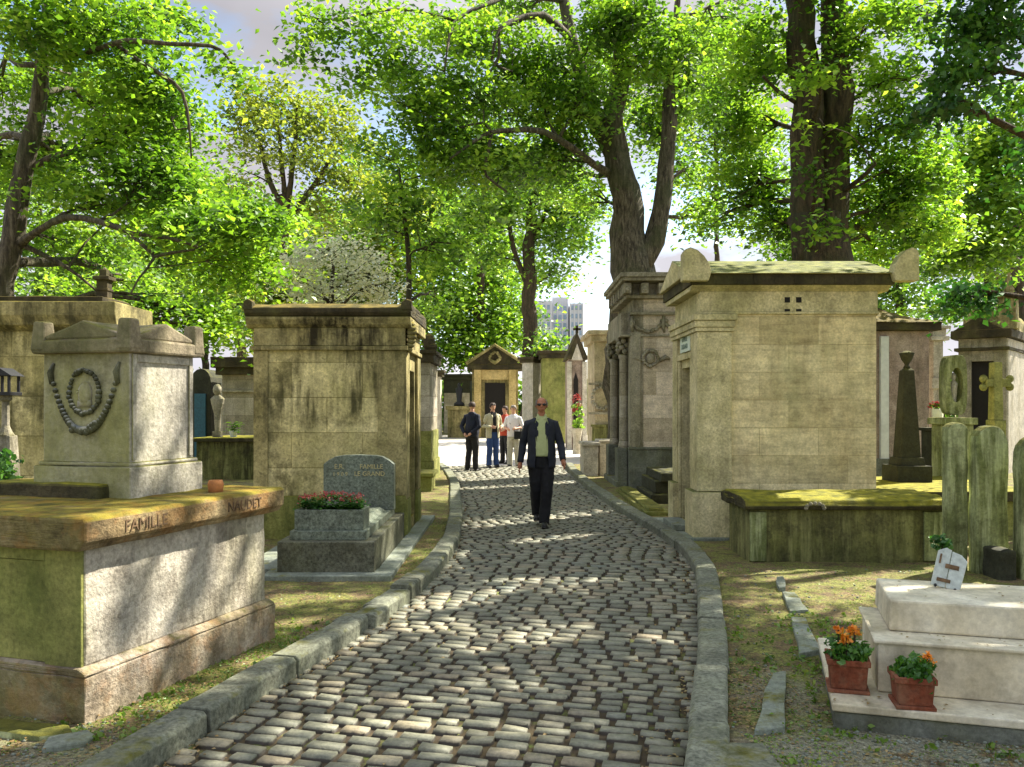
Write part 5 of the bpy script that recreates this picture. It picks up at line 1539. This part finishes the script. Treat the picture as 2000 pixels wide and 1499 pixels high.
# forked tree behind the carved mausoleum
YF = 21.0
st = [(*PT(1232, 900, YF)[:2], -.1, .75)] + px_line([(1230, 780, YF, 50), (1228, 640, YF, 48), (1232, 560, YF, 42), (1232, 490, YF, 38), (1222, 410, YF, 30), (1206, 330, YF, 25), (1198, 250, YF, 21), (1208, 160, YF, 17), (1212, 70, YF, 13), (1205, -60, YF, 9)])
limbs = [px_line([(1250, 520, YF, 26), (1278, 470, YF, 21), (1294, 400, YF, 17), (1302, 320, YF, 15), (1308, 240, YF, 14), (1306, 160, YF, 11), (1318, 60, YF, 7), (1330, -60, YF, 4)]),
         px_line([(1196, 300, YF, 17), (1165, 240, YF, 14), (1140, 160, YF, 13), (1118, 80, YF, 12), (1100, 0, YF, 10), (1085, -80, YF, 8)]),
         px_line([(1196, 342, YF, 9), (1160, 320, 20.5, 7), (1120, 290, 20, 7), (1060, 258, 19.5, 6.5), (1000, 255, 19, 5.5), (955, 260, 18.6, 4.5), (915, 285, 18.3, 3), (880, 310, 18, 2)]),
         px_line([(960, 262, 18.6, 4), (948, 320, 18.6, 3.5), (950, 345, 18.6, 3), (990, 375, 19, 2)]),
         px_line([(960, 262, 18.6, 4), (945, 240, 18.6, 3), (900, 250, 18.4, 2)]),
         px_line([(1118, 80, YF, 8), (1060, 30, 20, 7), (1000, 45, 19.5, 6), (975, 60, 19, 4), (975, 110, 19, 3), (950, 150, 19, 2)]),
         px_line([(1100, 0, YF, 7), (1010, -10, 20, 5), (950, 10, 19, 4), (890, 40, 18.5, 3.5), (875, 90, 18, 3), (868, 140, 18, 1.5)]),
         px_line([(975, 60, 19, 3), (960, 120, 19, 3), (1000, 140, 19.5, 2)]),
         px_line([(890, 40, 18.5, 3), (800, 20, 18, 3), (740, 22, 17.5, 2.5), (660, 40, 17, 2), (590, 30, 16.8, 1.5)])]
T("forked_tree", "massive grey tree forking low above the carved mausoleum, limbs reaching left", [st] + limbs,
  [(1080, 130, 20.5, 80, 50, 34, 62), (1000, 90, 20, 80, 50, 24, 62), (930, 180, 19.5, 90, 45, 36, 62), (850, 220, 19, 80, 45, 28, 62), (1050, 200, 20.5, 80, 50, 34, 62), (1110, 270, 21, 60, 45, 26, 62),
   (1180, 50, 20, 60, 50, 26, 62), (1250, 110, 20.5, 60, 70, 30, 62), (1240, 20, 19.5, 60, 30, 20, 62), (1340, 100, 21, 70, 70, 34, 62), (1330, 200, 21.5, 60, 40, 18, 62), (1260, 250, 22, 40, 60, 18, 62),
   (880, 290, 19, 80, 45, 30, 62), (960, 320, 19.5, 80, 45, 32, 62), (1060, 320, 21, 70, 40, 28, 62), (1140, 190, 19.8, 50, 60, 24, 62), (800, 130, 18, 60, 30, 9, 50), (730, 90, 17.8, 60, 25, 9, 50), (640, 50, 17, 60, 25, 9, 50),
   (750, 30, 17.6, 60, 20, 9, 50), (590, 100, 17, 35, 25, 4, 50), (690, 160, 17.8, 40, 20, 5, 50), (860, 60, 18.5, 50, 30, 8, 50), (1150, 380, 21.5, 30, 40, 8, 62), (1340, 330, 22, 40, 40, 10, 62), (1370, 420, 22, 50, 30, 10, 62), (900, 60, 20, 90, 40, 24, 62), (1020, 20, 22, 80, 40, 24, 62), (1150, 130, 24, 70, 60, 28, 62), (1420, 40, 22, 80, 50, 26, 62), (780, 180, 20, 60, 40, 14, 62), (1100, 360, 23, 60, 40, 20, 62)],
  LF_LIME, .142, 7, BARKG, clump=.34)
# massive double trunk behind the gabled mausoleum
YG = 15.5
st = [(*PT(1606, 900, YG)[:2], -.1, .72)] + px_line([(1606, 760, YG, 56), (1606, 600, YG, 55), (1604, 500, YG, 53), (1602, 420, YG, 50)])
limbs = [px_line([(1580, 520, YG, 34), (1576, 400, YG, 31), (1578, 300, YG, 29), (1572, 180, YG, 28), (1568, 80, YG, 27), (1562, -20, YG, 24), (1550, -140, YG, 18)]),
         px_line([(1632, 520, YG, 32), (1636, 400, YG, 30), (1630, 300, YG, 28), (1632, 180, YG, 27), (1634, 80, YG, 26), (1632, 0, YG, 24), (1640, -140, YG, 18)]),
         px_line([(1640, 380, YG, 6), (1680, 350, 15, 5), (1710, 320, 14.6, 3)]), px_line([(1560, 205, YG, 5), (1520, 180, 15, 4), (1490, 150, 14.6, 3)])]
T("twin_trunk_tree", "huge dark twin trunk rising straight behind the gabled mausoleum", [st] + limbs,
  [(1470, 110, 16, 80, 80, 44, 62), (1480, 250, 17, 80, 50, 36, 62), (1470, 360, 17, 70, 55, 34, 62), (1420, 420, 18, 60, 40, 20, 62), (1410, 180, 18, 60, 60, 24, 62), (1520, 440, 17, 50, 40, 20, 62), (1700, 60, 15, 80, 60, 36, 62),
   (1760, 160, 15.6, 80, 60, 38, 62), (1720, 270, 15.5, 90, 60, 44, 62), (1790, 340, 16, 70, 50, 30, 62), (1710, 400, 16, 70, 50, 32, 62), (1700, 480, 17.5, 60, 30, 20, 62), (1800, 440, 17, 80, 40, 30, 62),
   (1600, 150, 13.8, 28, 22, 5, 50), (1600, 250, 14, 25, 30, 4, 50), (1600, 330, 14, 35, 16, 6, 50), (1610, 430, 14, 30, 20, 4, 50), (1590, -60, 15, 120, 60, 20, 62), (1800, 30, 16, 80, 50, 26, 62)],
  LF_LIME, .125, 8, clump=.27)
# dark-leaved tree, upper right
st = [(*PT(2150, 900, 11)[:2], -.1, .25)] + px_line([(2140, 700, 11, 22), (2120, 500, 11, 20), (2100, 300, 11, 16), (2060, 160, 11, 10), (2000, 80, 11, 6)])
T("dark_tree", "dark glossy-leaved tree hanging into the upper right corner", [st],
  [(1940, 40, 11, 90, 45, 34, 55), (1890, 140, 10.6, 50, 35, 14, 55), (1845, 210, 10.4, 40, 18, 6, 55), (1900, 580, 11.5, 32, 36, 9, 55), (2060, 300, 11.5, 60, 80, 20, 55)],
  LF_DARK, .11, 9, clump=.22, up=.45)
# right background
st = [(*PT(1992, 900, 27)[:2], -.1, .3)] + px_line([(1992, 700, 27, 14), (1988, 520, 27, 12), (1988, 420, 27, 11), (1982, 300, 27, 9), (1975, 200, 27, 5)])
T("straight_tree", "dark straight trunk in the leaves at the right edge", [st],
  [(1920, 280, 22, 90, 50, 44, 55), (1990, 350, 22, 60, 50, 30, 55), (1900, 400, 22, 90, 50, 44, 55), (1960, 470, 22, 80, 45, 36, 55), (1860, 500, 23, 80, 40, 34, 55), (1990, 200, 22, 60, 50, 24, 55), (1860, 590, 24, 50, 30, 18, 55)], LF_LIME, .17, 10, clump=.42)
# trees far off that close the view
far = [(-150, 40, 300, 330, 'lime'), (80, 48, 330, 300, 'green'), (300, 55, 340, 250, 'lime'), (470, 44, 430, 190, 'green'), (720, 60, 380, 260, 'olive'), (830, 65, 330, 300, 'green'),
       (1760, 40, 330, 280, 'lime'), (1930, 46, 300, 300, 'green'), (2140, 38, 250, 350, 'green'), (1560, 60, 430, 160, 'lime'), (640, 70, 400, 210, 'green'), (960, 75, 200, 380, 'lime'), (400, 62, 360, 220, 'lime'), (1400, 80, 60, 300, 'lime'), (200, 30, 470, 170, 'green'), (560, 34, 540, 120, 'olive')]
far_lab = ["lime-green far tree beyond the left edge", "tall green far tree behind the leaning trunk", "broad lime far tree behind the arching limb", "low green far tree left of the silvery bush",
           "olive far tree right of the silvery bush", "tall green far tree left of the central trunks", "lime far tree right of the twin trunk", "green far tree behind the domed mausoleum", "green far tree beyond the right edge",
           "low lime far tree just behind the gabled roof", "green far tree behind the airy olive crown", "tall lime far tree behind the two straight trunks", "lime far tree below the gap of sky at upper left", "far tree whose high crown shows right of the forked tree", "mid-distance green tree over the left-edge cornice", "low olive tree below the airy crown"]
for i, (px, Y, top, hgt, kind) in enumerate(far):
    q = PT(px, 0, Y)
    zt = PT(0, top, Y).z
    zb = max(1.6, PT(0, top + hgt, Y).z)
    lobes = []
    rr = random.Random(50 + i)
    wpx = min(150, hgt * .5)
    for k in range(9):
        u = (k + .5) / 9
        py = top + hgt * (u)
        w = wpx * math.sin(math.pi * (.18 + .72 * u)) ** .8
        lobes.append((px + rr.uniform(-.45, .45) * w * 1.6, py, Y + rr.uniform(-1.5, 1.5), w * .75, hgt * .17, 26, 34))
    st = [(q.x, Y, -.1, .3), (q.x + .1, Y, 2, .26), (q.x - .1, Y, (zt + zb) / 2, .18), (q.x, Y, zt - 1, .06)]
    T("far_tree", far_lab[i], [st], lobes, {'lime': LF_LIME, 'green': LF_GREEN, 'olive': LF_OLIVE}[kind], .006 * Y + .03, 100 + i, group="trees in the background", dens=1.0, clump=.02 * Y)


# unseen trees added outside the frame to the right to shade the path
def shade_tree(name, label, x, y, h, cc, rad, seed, nc):
    rr = np.random.default_rng(seed)
    t = thing(name, label, "tree", (x, y, 0))
    mb = MB(); P, R = spline([(x, y, -.1, .35), (x + .1, y, 2, .28), (x - .2, y + .2, h * .6, .2), (x, y, h - .5, .08)]); mb.tube(P, R, 10, .2)
    C = rr.normal(0, 1, (nc, 3)); C /= np.linalg.norm(C, axis=1, keepdims=True); C *= (rr.uniform(.05, 1, (nc, 1)) ** .4)
    C = C * np.array(rad) + np.array([cc[0], cc[1], h * .86])
    for c in C[::6]: mb.tube([(x, y, h * .55), ((x + c[0]) / 2, (y + c[1]) / 2, (h * .6 + c[2]) / 2 + .3), tuple(c)], [.08, .05, .012], 5)
    mb.build("trunk", BARK, t, smooth=True)
    leaf_mesh("crown", C, 75, .36, .17, LF_LIME, t, seed, up=.7)


shade_tree("shade_tree", "unseen broad leafy tree added outside the right edge to shade the path", 9.3, 8.2, 10.8, (6.0, 9.5), (4.6, 4.4, 1.2), 201, 215)
shade_tree("shade_tree", "second unseen leafy tree added outside the right edge for shade, nearer the viewer", 8.6, 2.6, 10.4, (4.2, 4.4), (4.2, 3.4, 1.1), 202, 125)


# ------------------------------------------------------------------ ground litter and weeds
def scatter(name, n_, zone, size, mat, seed, up, dz=.0, clump=1, spread=.03, squash=.3):
    r = random.Random(seed)
    pts = []
    while len(pts) < n_:
        x0_, x1_, y0_, y1_ = zone[r.randrange(len(zone))]
        x, y = r.uniform(x0_, x1_), r.uniform(y0_, y1_)
        if XL(y) - .17 < x < XR(y) + .17: continue
        if noise.noise(Vector((x * 1.4, y * 1.4, seed))) < r.uniform(-.35, .35): continue
        pts.append((x, y, ground_height(x, y) + dz))
    o = leaf_mesh(name, pts, clump, spread, size, mat, None, seed, up=up, squash=squash)
    return tag(o, kind='stuff')


right = [(1.1, 4.4, 3.3, 8.5), (1.1, 3.0, 3.0, 5.2)]
left = [(-2.4, -.8, 3.6, 7.8), (-3.5, -.8, 3.0, 5.0), (-1.2, -.7, 8, 12)]
scatter("fallen_leaves", 15000, right + right + left, .020, LF_DRY, 61, .85, .008)
scatter("weeds", 2300, right + [(-2.2, -1.2, 4.2, 6.0)], .016, LF_GRASS, 62, .5, .006, 5, .02)
scatter("moss_tufts", 3600, right + left, .013, LF_GRASS, 63, .5, .004, 4, .02, .1)
scatter("grass", 420, [(-2.3, -1.1, 4.0, 6.2), (-2.3, -1.1, 4.0, 6.2), (1.2, 2.6, 3.6, 6.5)], .032, LF_GRASS, 65, .15, .012, 7, .018, .7)
r = random.Random(19)
mb = MB()
for k in range(1500):
    if r.random() < .6: x, y = r.gauss(2.0, .55), r.uniform(3.3, 4.3)
    elif r.random() < .5: x, y = r.uniform(-2.6, -1.4), r.uniform(3.4, 4.4)
    else: x, y = r.uniform(1.1, 4), r.uniform(4.2, 8.2)
    if XL(y) - .2 < x < XR(y) + .2: continue
    a = r.uniform(.004, .013)
    mb.ball((x, y, ground_height(x, y) + a * .3), a, 5, 3, a * .6, a * r.uniform(.6, 1))
tag(mb.build("gravel", FOOT, smooth=True), kind='stuff')
pts = []
for k in range(150):
    a, b = r.uniform(0, 2.0), r.uniform(0, 1)
    lv = r.choice(((-.01, .0, .212), (c2.x + .03, c2.y + .05, .646), (c1.x, c1.y, .482)))
    q = FT @ Vector((lv[0] + a + .02, lv[1] + b * (.14 if lv[2] < .6 else .5) + .01, lv[2]))
    pts.append(tuple(q))
tag(leaf_mesh("fallen_leaves", pts, 1, .002, .02, LF_DRY, None, 66, up=.9), kind='stuff')
# litter along the kerbs on the path and a few leaves on it
r = random.Random(9)
pts = []
for k in range(2600):
    y = r.uniform(3.2, 14)
    side = r.random()
    x = (XL(y) + abs(r.gauss(0, .07)) + .01) if side < .5 else (XR(y) - abs(r.gauss(0, .09)) - .01)
    if r.random() < .06: x = r.uniform(XL(y), XR(y))
    pts.append((x, y, .030))
tag(leaf_mesh("kerb_litter", pts, 1, .01, .022, LF_DRY, None, 64, up=.8), kind='stuff')


# ------------------------------------------------------------------ people
SKIN = plain("tanned_skin", (.42, .17, .09), .55, .08, 30, bump=0)
SKIN2 = plain("fair_skin", (.55, .30, .20), .55, .06, 30, bump=0)
HAIRG = plain("grey_hair", (.22, .19, .16), .8, .2, 62)
HAIRD = plain("dark_brown_hair", (.05, .03, .02), .7, .2, 62)
SUIT = plain("navy_black_wool", (.017, .020, .030), .8, .2, 62)
NAVY = plain("navy_cotton", (.007, .010, .024), .8, .2, 62)
BLACKC = plain("black_trousers", (.009, .009, .011), .8, .2, 62)
SHIRT = plain("pale_green_shirt", (.44, .48, .22), .8, .06, 30)
BEIGE = plain("beige_jacket_cloth", (.50, .46, .30), .85, .15, 30)
JEANS = plain("blue_denim", (.03, .065, .19), .85, .2, 62)
WHITEC = plain("white_shirt_cloth", (.72, .70, .72), .8, .05, 30)
KHAKI = plain("khaki_cloth", (.50, .47, .36), .85, .1, 30)
REDC = plain("orange_red_cloth", (.42, .05, .02), .8, .1, 30)
SHOE = plain("black_leather", (.012, .011, .010), .35, .1, 30)
GLASS = plain("dark_sunglass_lens", (.01, .008, .008), .15, 0, 10, bump=0)


def person(label, x, y, rz, h, legs, arms, skin, hair, top, trousers, shirt=None, bag=None, glasses=False, bald=False, voxel=.010, open_jacket=True, belly=0.0, hat=None, z0=.035):
    """local frame: faces -y. legs / arms: {side: (knee, ankle)} and {side: (elbow, wrist)} at 1.73 m scale"""
    s = h / 1.73
    M = frame(x, y, z0, rz) @ Matrix.Scale(s, 4)
    t = thing("person", label, "person", (x, y, z0), rz)
    b = MB(M)
    hipz = .92
    b.loft([(0, 0, .86, .13, .10), (0, 0, .95, .155, .11), (0, -.01, 1.08, .14, .105), (0, -.005, 1.25, .16, .11), (0, 0, 1.38, .17, .105), (0, .005, 1.45, .12, .085), (0, .005, 1.49, .058, .058), (0, -.005, 1.56, .052, .055)], 16)
    # head: skull, jaw, nose, ears
    b.ball((0, -.01, 1.655), .074, 14, 10, .098, .092)
    b.ball((0, -.035, 1.60), .052, 12, 8, .055, .058)
    b.ball((0, -.105, 1.632), .013, 8, 6, .022, .018)
    b.tube([(-.022, -.092, 1.598), (0, -.098, 1.597), (.022, -.092, 1.598)], [.006, .009, .006], 6)
    b.ball((0, -.095, 1.668), .04, 8, 6, .012, .012)
    for e in (-1, 1): b.ball((e * .076, .0, 1.64), .012, 8, 6, .03, .018)
    for e in (-1, 1):
        kn, an = legs[e]
        b.tube([(e * .085, 0, hipz), ((e * .085 + kn[0]) / 2, kn[1] / 2, (hipz + kn[2]) / 2), kn, ((kn[0] + an[0]) / 2, (kn[1] + an[1]) / 2 + .01, (kn[2] + an[2]) / 2), an], [.09, .078, .055, .052, .036], 12)
        b.tube([(an[0], an[1] + .03, an[2] - .02), (an[0] * 1.05, an[1] - .06, an[2] - .05), (an[0] * 1.1, an[1] - .14, an[2] - .06)], [.036, .036, .026], 8)
        el, wr = arms[e]
        el, wr = Vector(el), Vector(wr)
        sh = Vector((e * .175, 0, 1.40))
        b.tube([(e * .10, 0, 1.39), sh, sh.lerp(el, .5), el, el.lerp(wr, .4), wr], [.06, .055, .047, .038, .038, .026], 10)
        d = (wr - el).normalized()
        side = Vector((0, -1, 0)) if abs(d.y) < .8 else Vector((0, 0, 1))
        side = (side - d * side.dot(d)).normalized()
        nn = d.cross(side)
        palm = wr + d * .05
        b.tube([wr, wr + d * .03 + side * .0, wr + d * .085], [.025, .034, .034], 8)
        for i, (o_, ln) in enumerate(((-.028, .062), (-.01, .076), (.009, .080), (.027, .070))):
            p0 = wr + d * .085 - side * o_
            p1 = p0 + d * ln * .5 - nn * e * .004
            p2 = p0 + d * ln * .85 + nn * e * .016
            b.tube([p0 - d * .01, p1, p2], [.0105, .0095, .008], 6)
        b.tube([wr + d * .03 + side * .025, wr + d * .055 + side * .05, wr + d * .09 + side * .056], [.013, .011, .009], 6)
    b.build("body", skin, t, remesh=voxel * .7, smooth=True)
    # hair
    hm = MB(M)
    if bald:
        secs = []
        for k in range(7):
            z = 1.635 + k * .0135
            R_ = math.sqrt(max(.0, 1 - ((z - 1.655) / .104) ** 2))
            secs.append([( (.080 * R_) * math.cos(a), -.008 + .098 * R_ * math.sin(a), z) for a in np.linspace(math.radians(-28), math.radians(208), 14)])
        hm.rings(secs, cap=False, closed=False)
        hm.build("hair", hair, t, smooth=True, solid=.012)
    else:
        secs = []
        for k in range(9):
            z = 1.63 + k * .0155
            R_ = math.sqrt(max(.02, 1 - ((z - 1.655) / .112) ** 2))
            f0 = -28 if k < 4 else -90
            secs.append([(.084 * R_ * math.cos(a), -.004 + .10 * R_ * math.sin(a), z) for a in np.linspace(math.radians(f0), math.radians(180 - f0), 16)])
        hm.rings(secs, cap=False, closed=False)
        hm.build("hair", hair, t, smooth=True, solid=.014)
    if glasses:
        gm = MB(M)
        for e in (-1, 1): gm.ball((e * .032, -.098, 1.655), .027, 10, 6, .018, .010)
        gm.tube([(-.075, -.02, 1.662), (-.06, -.09, 1.664), (0, -.106, 1.662), (.06, -.09, 1.664), (.075, -.02, 1.662)], .004, 5)
        gm.build("sunglasses", GLASS, t, smooth=True)
    # trousers
    tm = MB(M)
    tm.loft([(0, 0, .80, .15, .115), (0, 0, .90, .172, .13), (0, -.01, 1.02, .158, .125 + belly * .5)], 16)
    for e in (-1, 1):
        kn, an = legs[e]
        tm.tube([(e * .075, 0, .90), (e * .085 * .5 + kn[0] * .5, kn[1] * .5, (.9 + kn[2]) / 2), kn, ((kn[0] + an[0]) / 2, (kn[1] + an[1]) / 2 + .015, (kn[2] + an[2]) / 2), (an[0], an[1] + .005, an[2] + .0), (an[0], an[1] - .005, an[2] - .035)], [.105, .098, .08, .078, .075, .078], 14)
    tr = tm.build("trousers", trousers, t, remesh=voxel, smooth=True)
    m = tr.modifiers.new("folds", 'DISPLACE'); m.texture = cloud_tex(.08); m.texture_coords = 'GLOBAL'; m.strength = .022; m.mid_level = .5
    for e in (-1, 1):
        kn, an = legs[e]
        sm = MB(M)
        sm.tube([(an[0], an[1] + .06, an[2] - .035), (an[0], an[1], an[2] - .035), (an[0] * 1.08, an[1] - .10, an[2] - .05), (an[0] * 1.12, an[1] - .185, an[2] - .06)], [.035, .046, .042, .026], 10)
        sm.box(an[0] - .045 + .006 * e, an[0] + .045 + .006 * e, an[1] - .20, an[1] + .085, an[2] - .085, an[2] - .062)
        sm.build("shoe", SHOE, t, smooth=True)
    # shirt
    if shirt:
        sm = MB(M)
        sm.loft([(0, -.01, .96, .163, .135 + belly), (0, -.012, 1.08, .158, .13 + belly), (0, -.008, 1.25, .168, .12 + belly * .5), (0, 0, 1.38, .172, .112), (0, .004, 1.46, .11, .085), (0, .004, 1.50, .064, .066)], 20)
        sm.build("shirt", shirt, t, smooth=True, rough=.018, sub=2, size=.08)
        cm = MB(M)
        for e in (-1, 1): cm.add([(e * .006, -.075, 1.455), (e * .055, -.085, 1.455), (e * .068, -.055, 1.52), (e * .045, -.058, 1.53)], [(0, 1, 2, 3)])
        cm.build("collar", shirt, t, solid=.006)
    # jacket or top garment
    jm = MB(M)
    if open_jacket:
        g0 = [(.80, .185, .150, 30), (.92, .192, .155, 27), (1.02, .185, .15, 26), (1.14, .180, .145, 27), (1.26, .186, .138, 27), (1.36, .192, .128, 24), (1.42, .168, .110, 34), (1.475, .10, .085, 48)]
        rs = []
        for z, rx, ry, gp in g0:
            a0 = math.radians(-90 + gp)
            rs.append([(rx * math.cos(a), ry * math.sin(a) - (.0 if z > 1.2 else .004) - belly * .4 * max(0, -math.sin(a)), z) for a in np.linspace(a0, a0 + math.radians(360 - 2 * gp), 26)])
        jm.rings(rs, cap=False, closed=False)
        for e in (-1, 1):   # lapels
            jm.add([(e * .045, -.128, 1.06), (e * .075, -.135, 1.20), (e * .105, -.12, 1.33), (e * .072, -.098, 1.44), (e * .045, -.105, 1.40), (e * .05, -.13, 1.22)], [(0, 1, 2, 3, 4, 5)])
    else:
        jm.loft([(0, 0, .86, .178, .14), (0, -.01, 1.0, .178, .142 + belly), (0, -.01, 1.15, .172, .14 + belly), (0, -.005, 1.28, .178, .128), (0, 0, 1.38, .185, .118), (0, .004, 1.46, .12, .09), (0, .004, 1.50, .066, .068)], 20)
    jk = jm.build("jacket" if open_jacket else "top", top, t, smooth=True, solid=.012 if open_jacket else 0, rough=.028, sub=2, size=.09)
    for e in (-1, 1):
        el, wr = arms[e]; el, wr = Vector(el), Vector(wr)
        sh = Vector((e * .172, 0, 1.392))
        w2 = wr if open_jacket or top is NAVY or top is REDC else el.lerp(wr, .15)
        sl = MB(M)
        sl.tube([(e * .12, 0, 1.40), sh, sh.lerp(el, .5), el, el.lerp(w2, .5), w2], [.062, .066, .062, .055, .05, .042], 12)
        sl.build("sleeve", top, jk, smooth=True, rough=.022, sub=2, size=.07)
    if bag:
        bm = MB(M)
        bm.box(bag[0] - .11, bag[0] + .11, bag[1] - .05, bag[1] + .05, bag[2] - .12, bag[2] + .10)
        bm.tube([(bag[0] - .1, bag[1], bag[2] + .1), (-.08 if bag[0] > 0 else .08, -.12, 1.25), (-.14 if bag[0] > 0 else .14, -.02, 1.46)], .012, 6)
        bo = bm.build("bag", BLACKC, t, .02)
    if hat:
        hm = MB(M); hm.loft([(0, -.005, 1.70, .09, .105), (0, -.005, 1.75, .082, .095), (0, 0, 1.785, .05, .06)], 16); hm.box(-.05, .05, -.16, -.07, 1.70, 1.708); hm.build("cap", hat, t, smooth=True)
    return t


# local -y is towards the camera
person("man in dark suit, open pale green shirt and sunglasses walking towards the camera", .40, 11.55, 0, 1.73,
       {-1: ((-.075, .04, .50), (-.055, .20, .16)), 1: ((.07, -.06, .50), (.035, -.03, .085))},
       {-1: ((-.25, .10, 1.13), (-.285, .04, .87)), 1: ((.26, .0, 1.12), (.285, -.17, .91))},
       SKIN, HAIRG, SUIT, BLACKC, shirt=SHIRT, glasses=True, bald=True, voxel=.010, belly=.02)
LEGS = {-1: ((-.095, -.02, .49), (-.11, .0, .085)), 1: ((.095, -.01, .49), (.12, .02, .085))}
person("stout man in navy jumper and black trousers, hands behind him, turned from the camera", -1.02, 21.7, math.radians(150), 1.72, LEGS,
       {-1: ((-.27, .08, 1.12), (-.10, .20, .96)), 1: ((.27, .08, 1.12), (.10, .20, .95))}, SKIN2, HAIRD, NAVY, BLACKC, open_jacket=False, belly=.05, z0=.04)
person("person in pale beige jacket and blue jeans standing in the small group", -.52, 22.8, math.radians(25), 1.70, LEGS,
       {-1: ((-.27, 0, 1.12), (-.14, -.22, 1.10)), 1: ((.27, 0, 1.12), (.16, -.22, 1.08))}, SKIN2, HAIRD, BEIGE, JEANS, shirt=BLACKC, open_jacket=True, z0=.04)
person("person in white shirt and khaki trousers with a dark bag at the waist", .04, 23.4, math.radians(-10), 1.68, LEGS,
       {-1: ((-.26, 0, 1.13), (-.12, -.24, 1.08)), 1: ((.26, 0, 1.13), (.12, -.24, 1.10))}, SKIN2, HAIRG, WHITEC, KHAKI, open_jacket=False, bag=(.16, -.14, .92), z0=.0)
person("person in orange-red top half hidden behind the small group", -.2, 24.8, math.radians(-40), 1.66, LEGS,
       {-1: ((-.26, 0, 1.13), (-.16, -.2, 1.05)), 1: ((.26, 0, 1.13), (.16, -.2, 1.05))}, SKIN2, HAIRD, REDC, BLACKC, open_jacket=False, z0=.0)
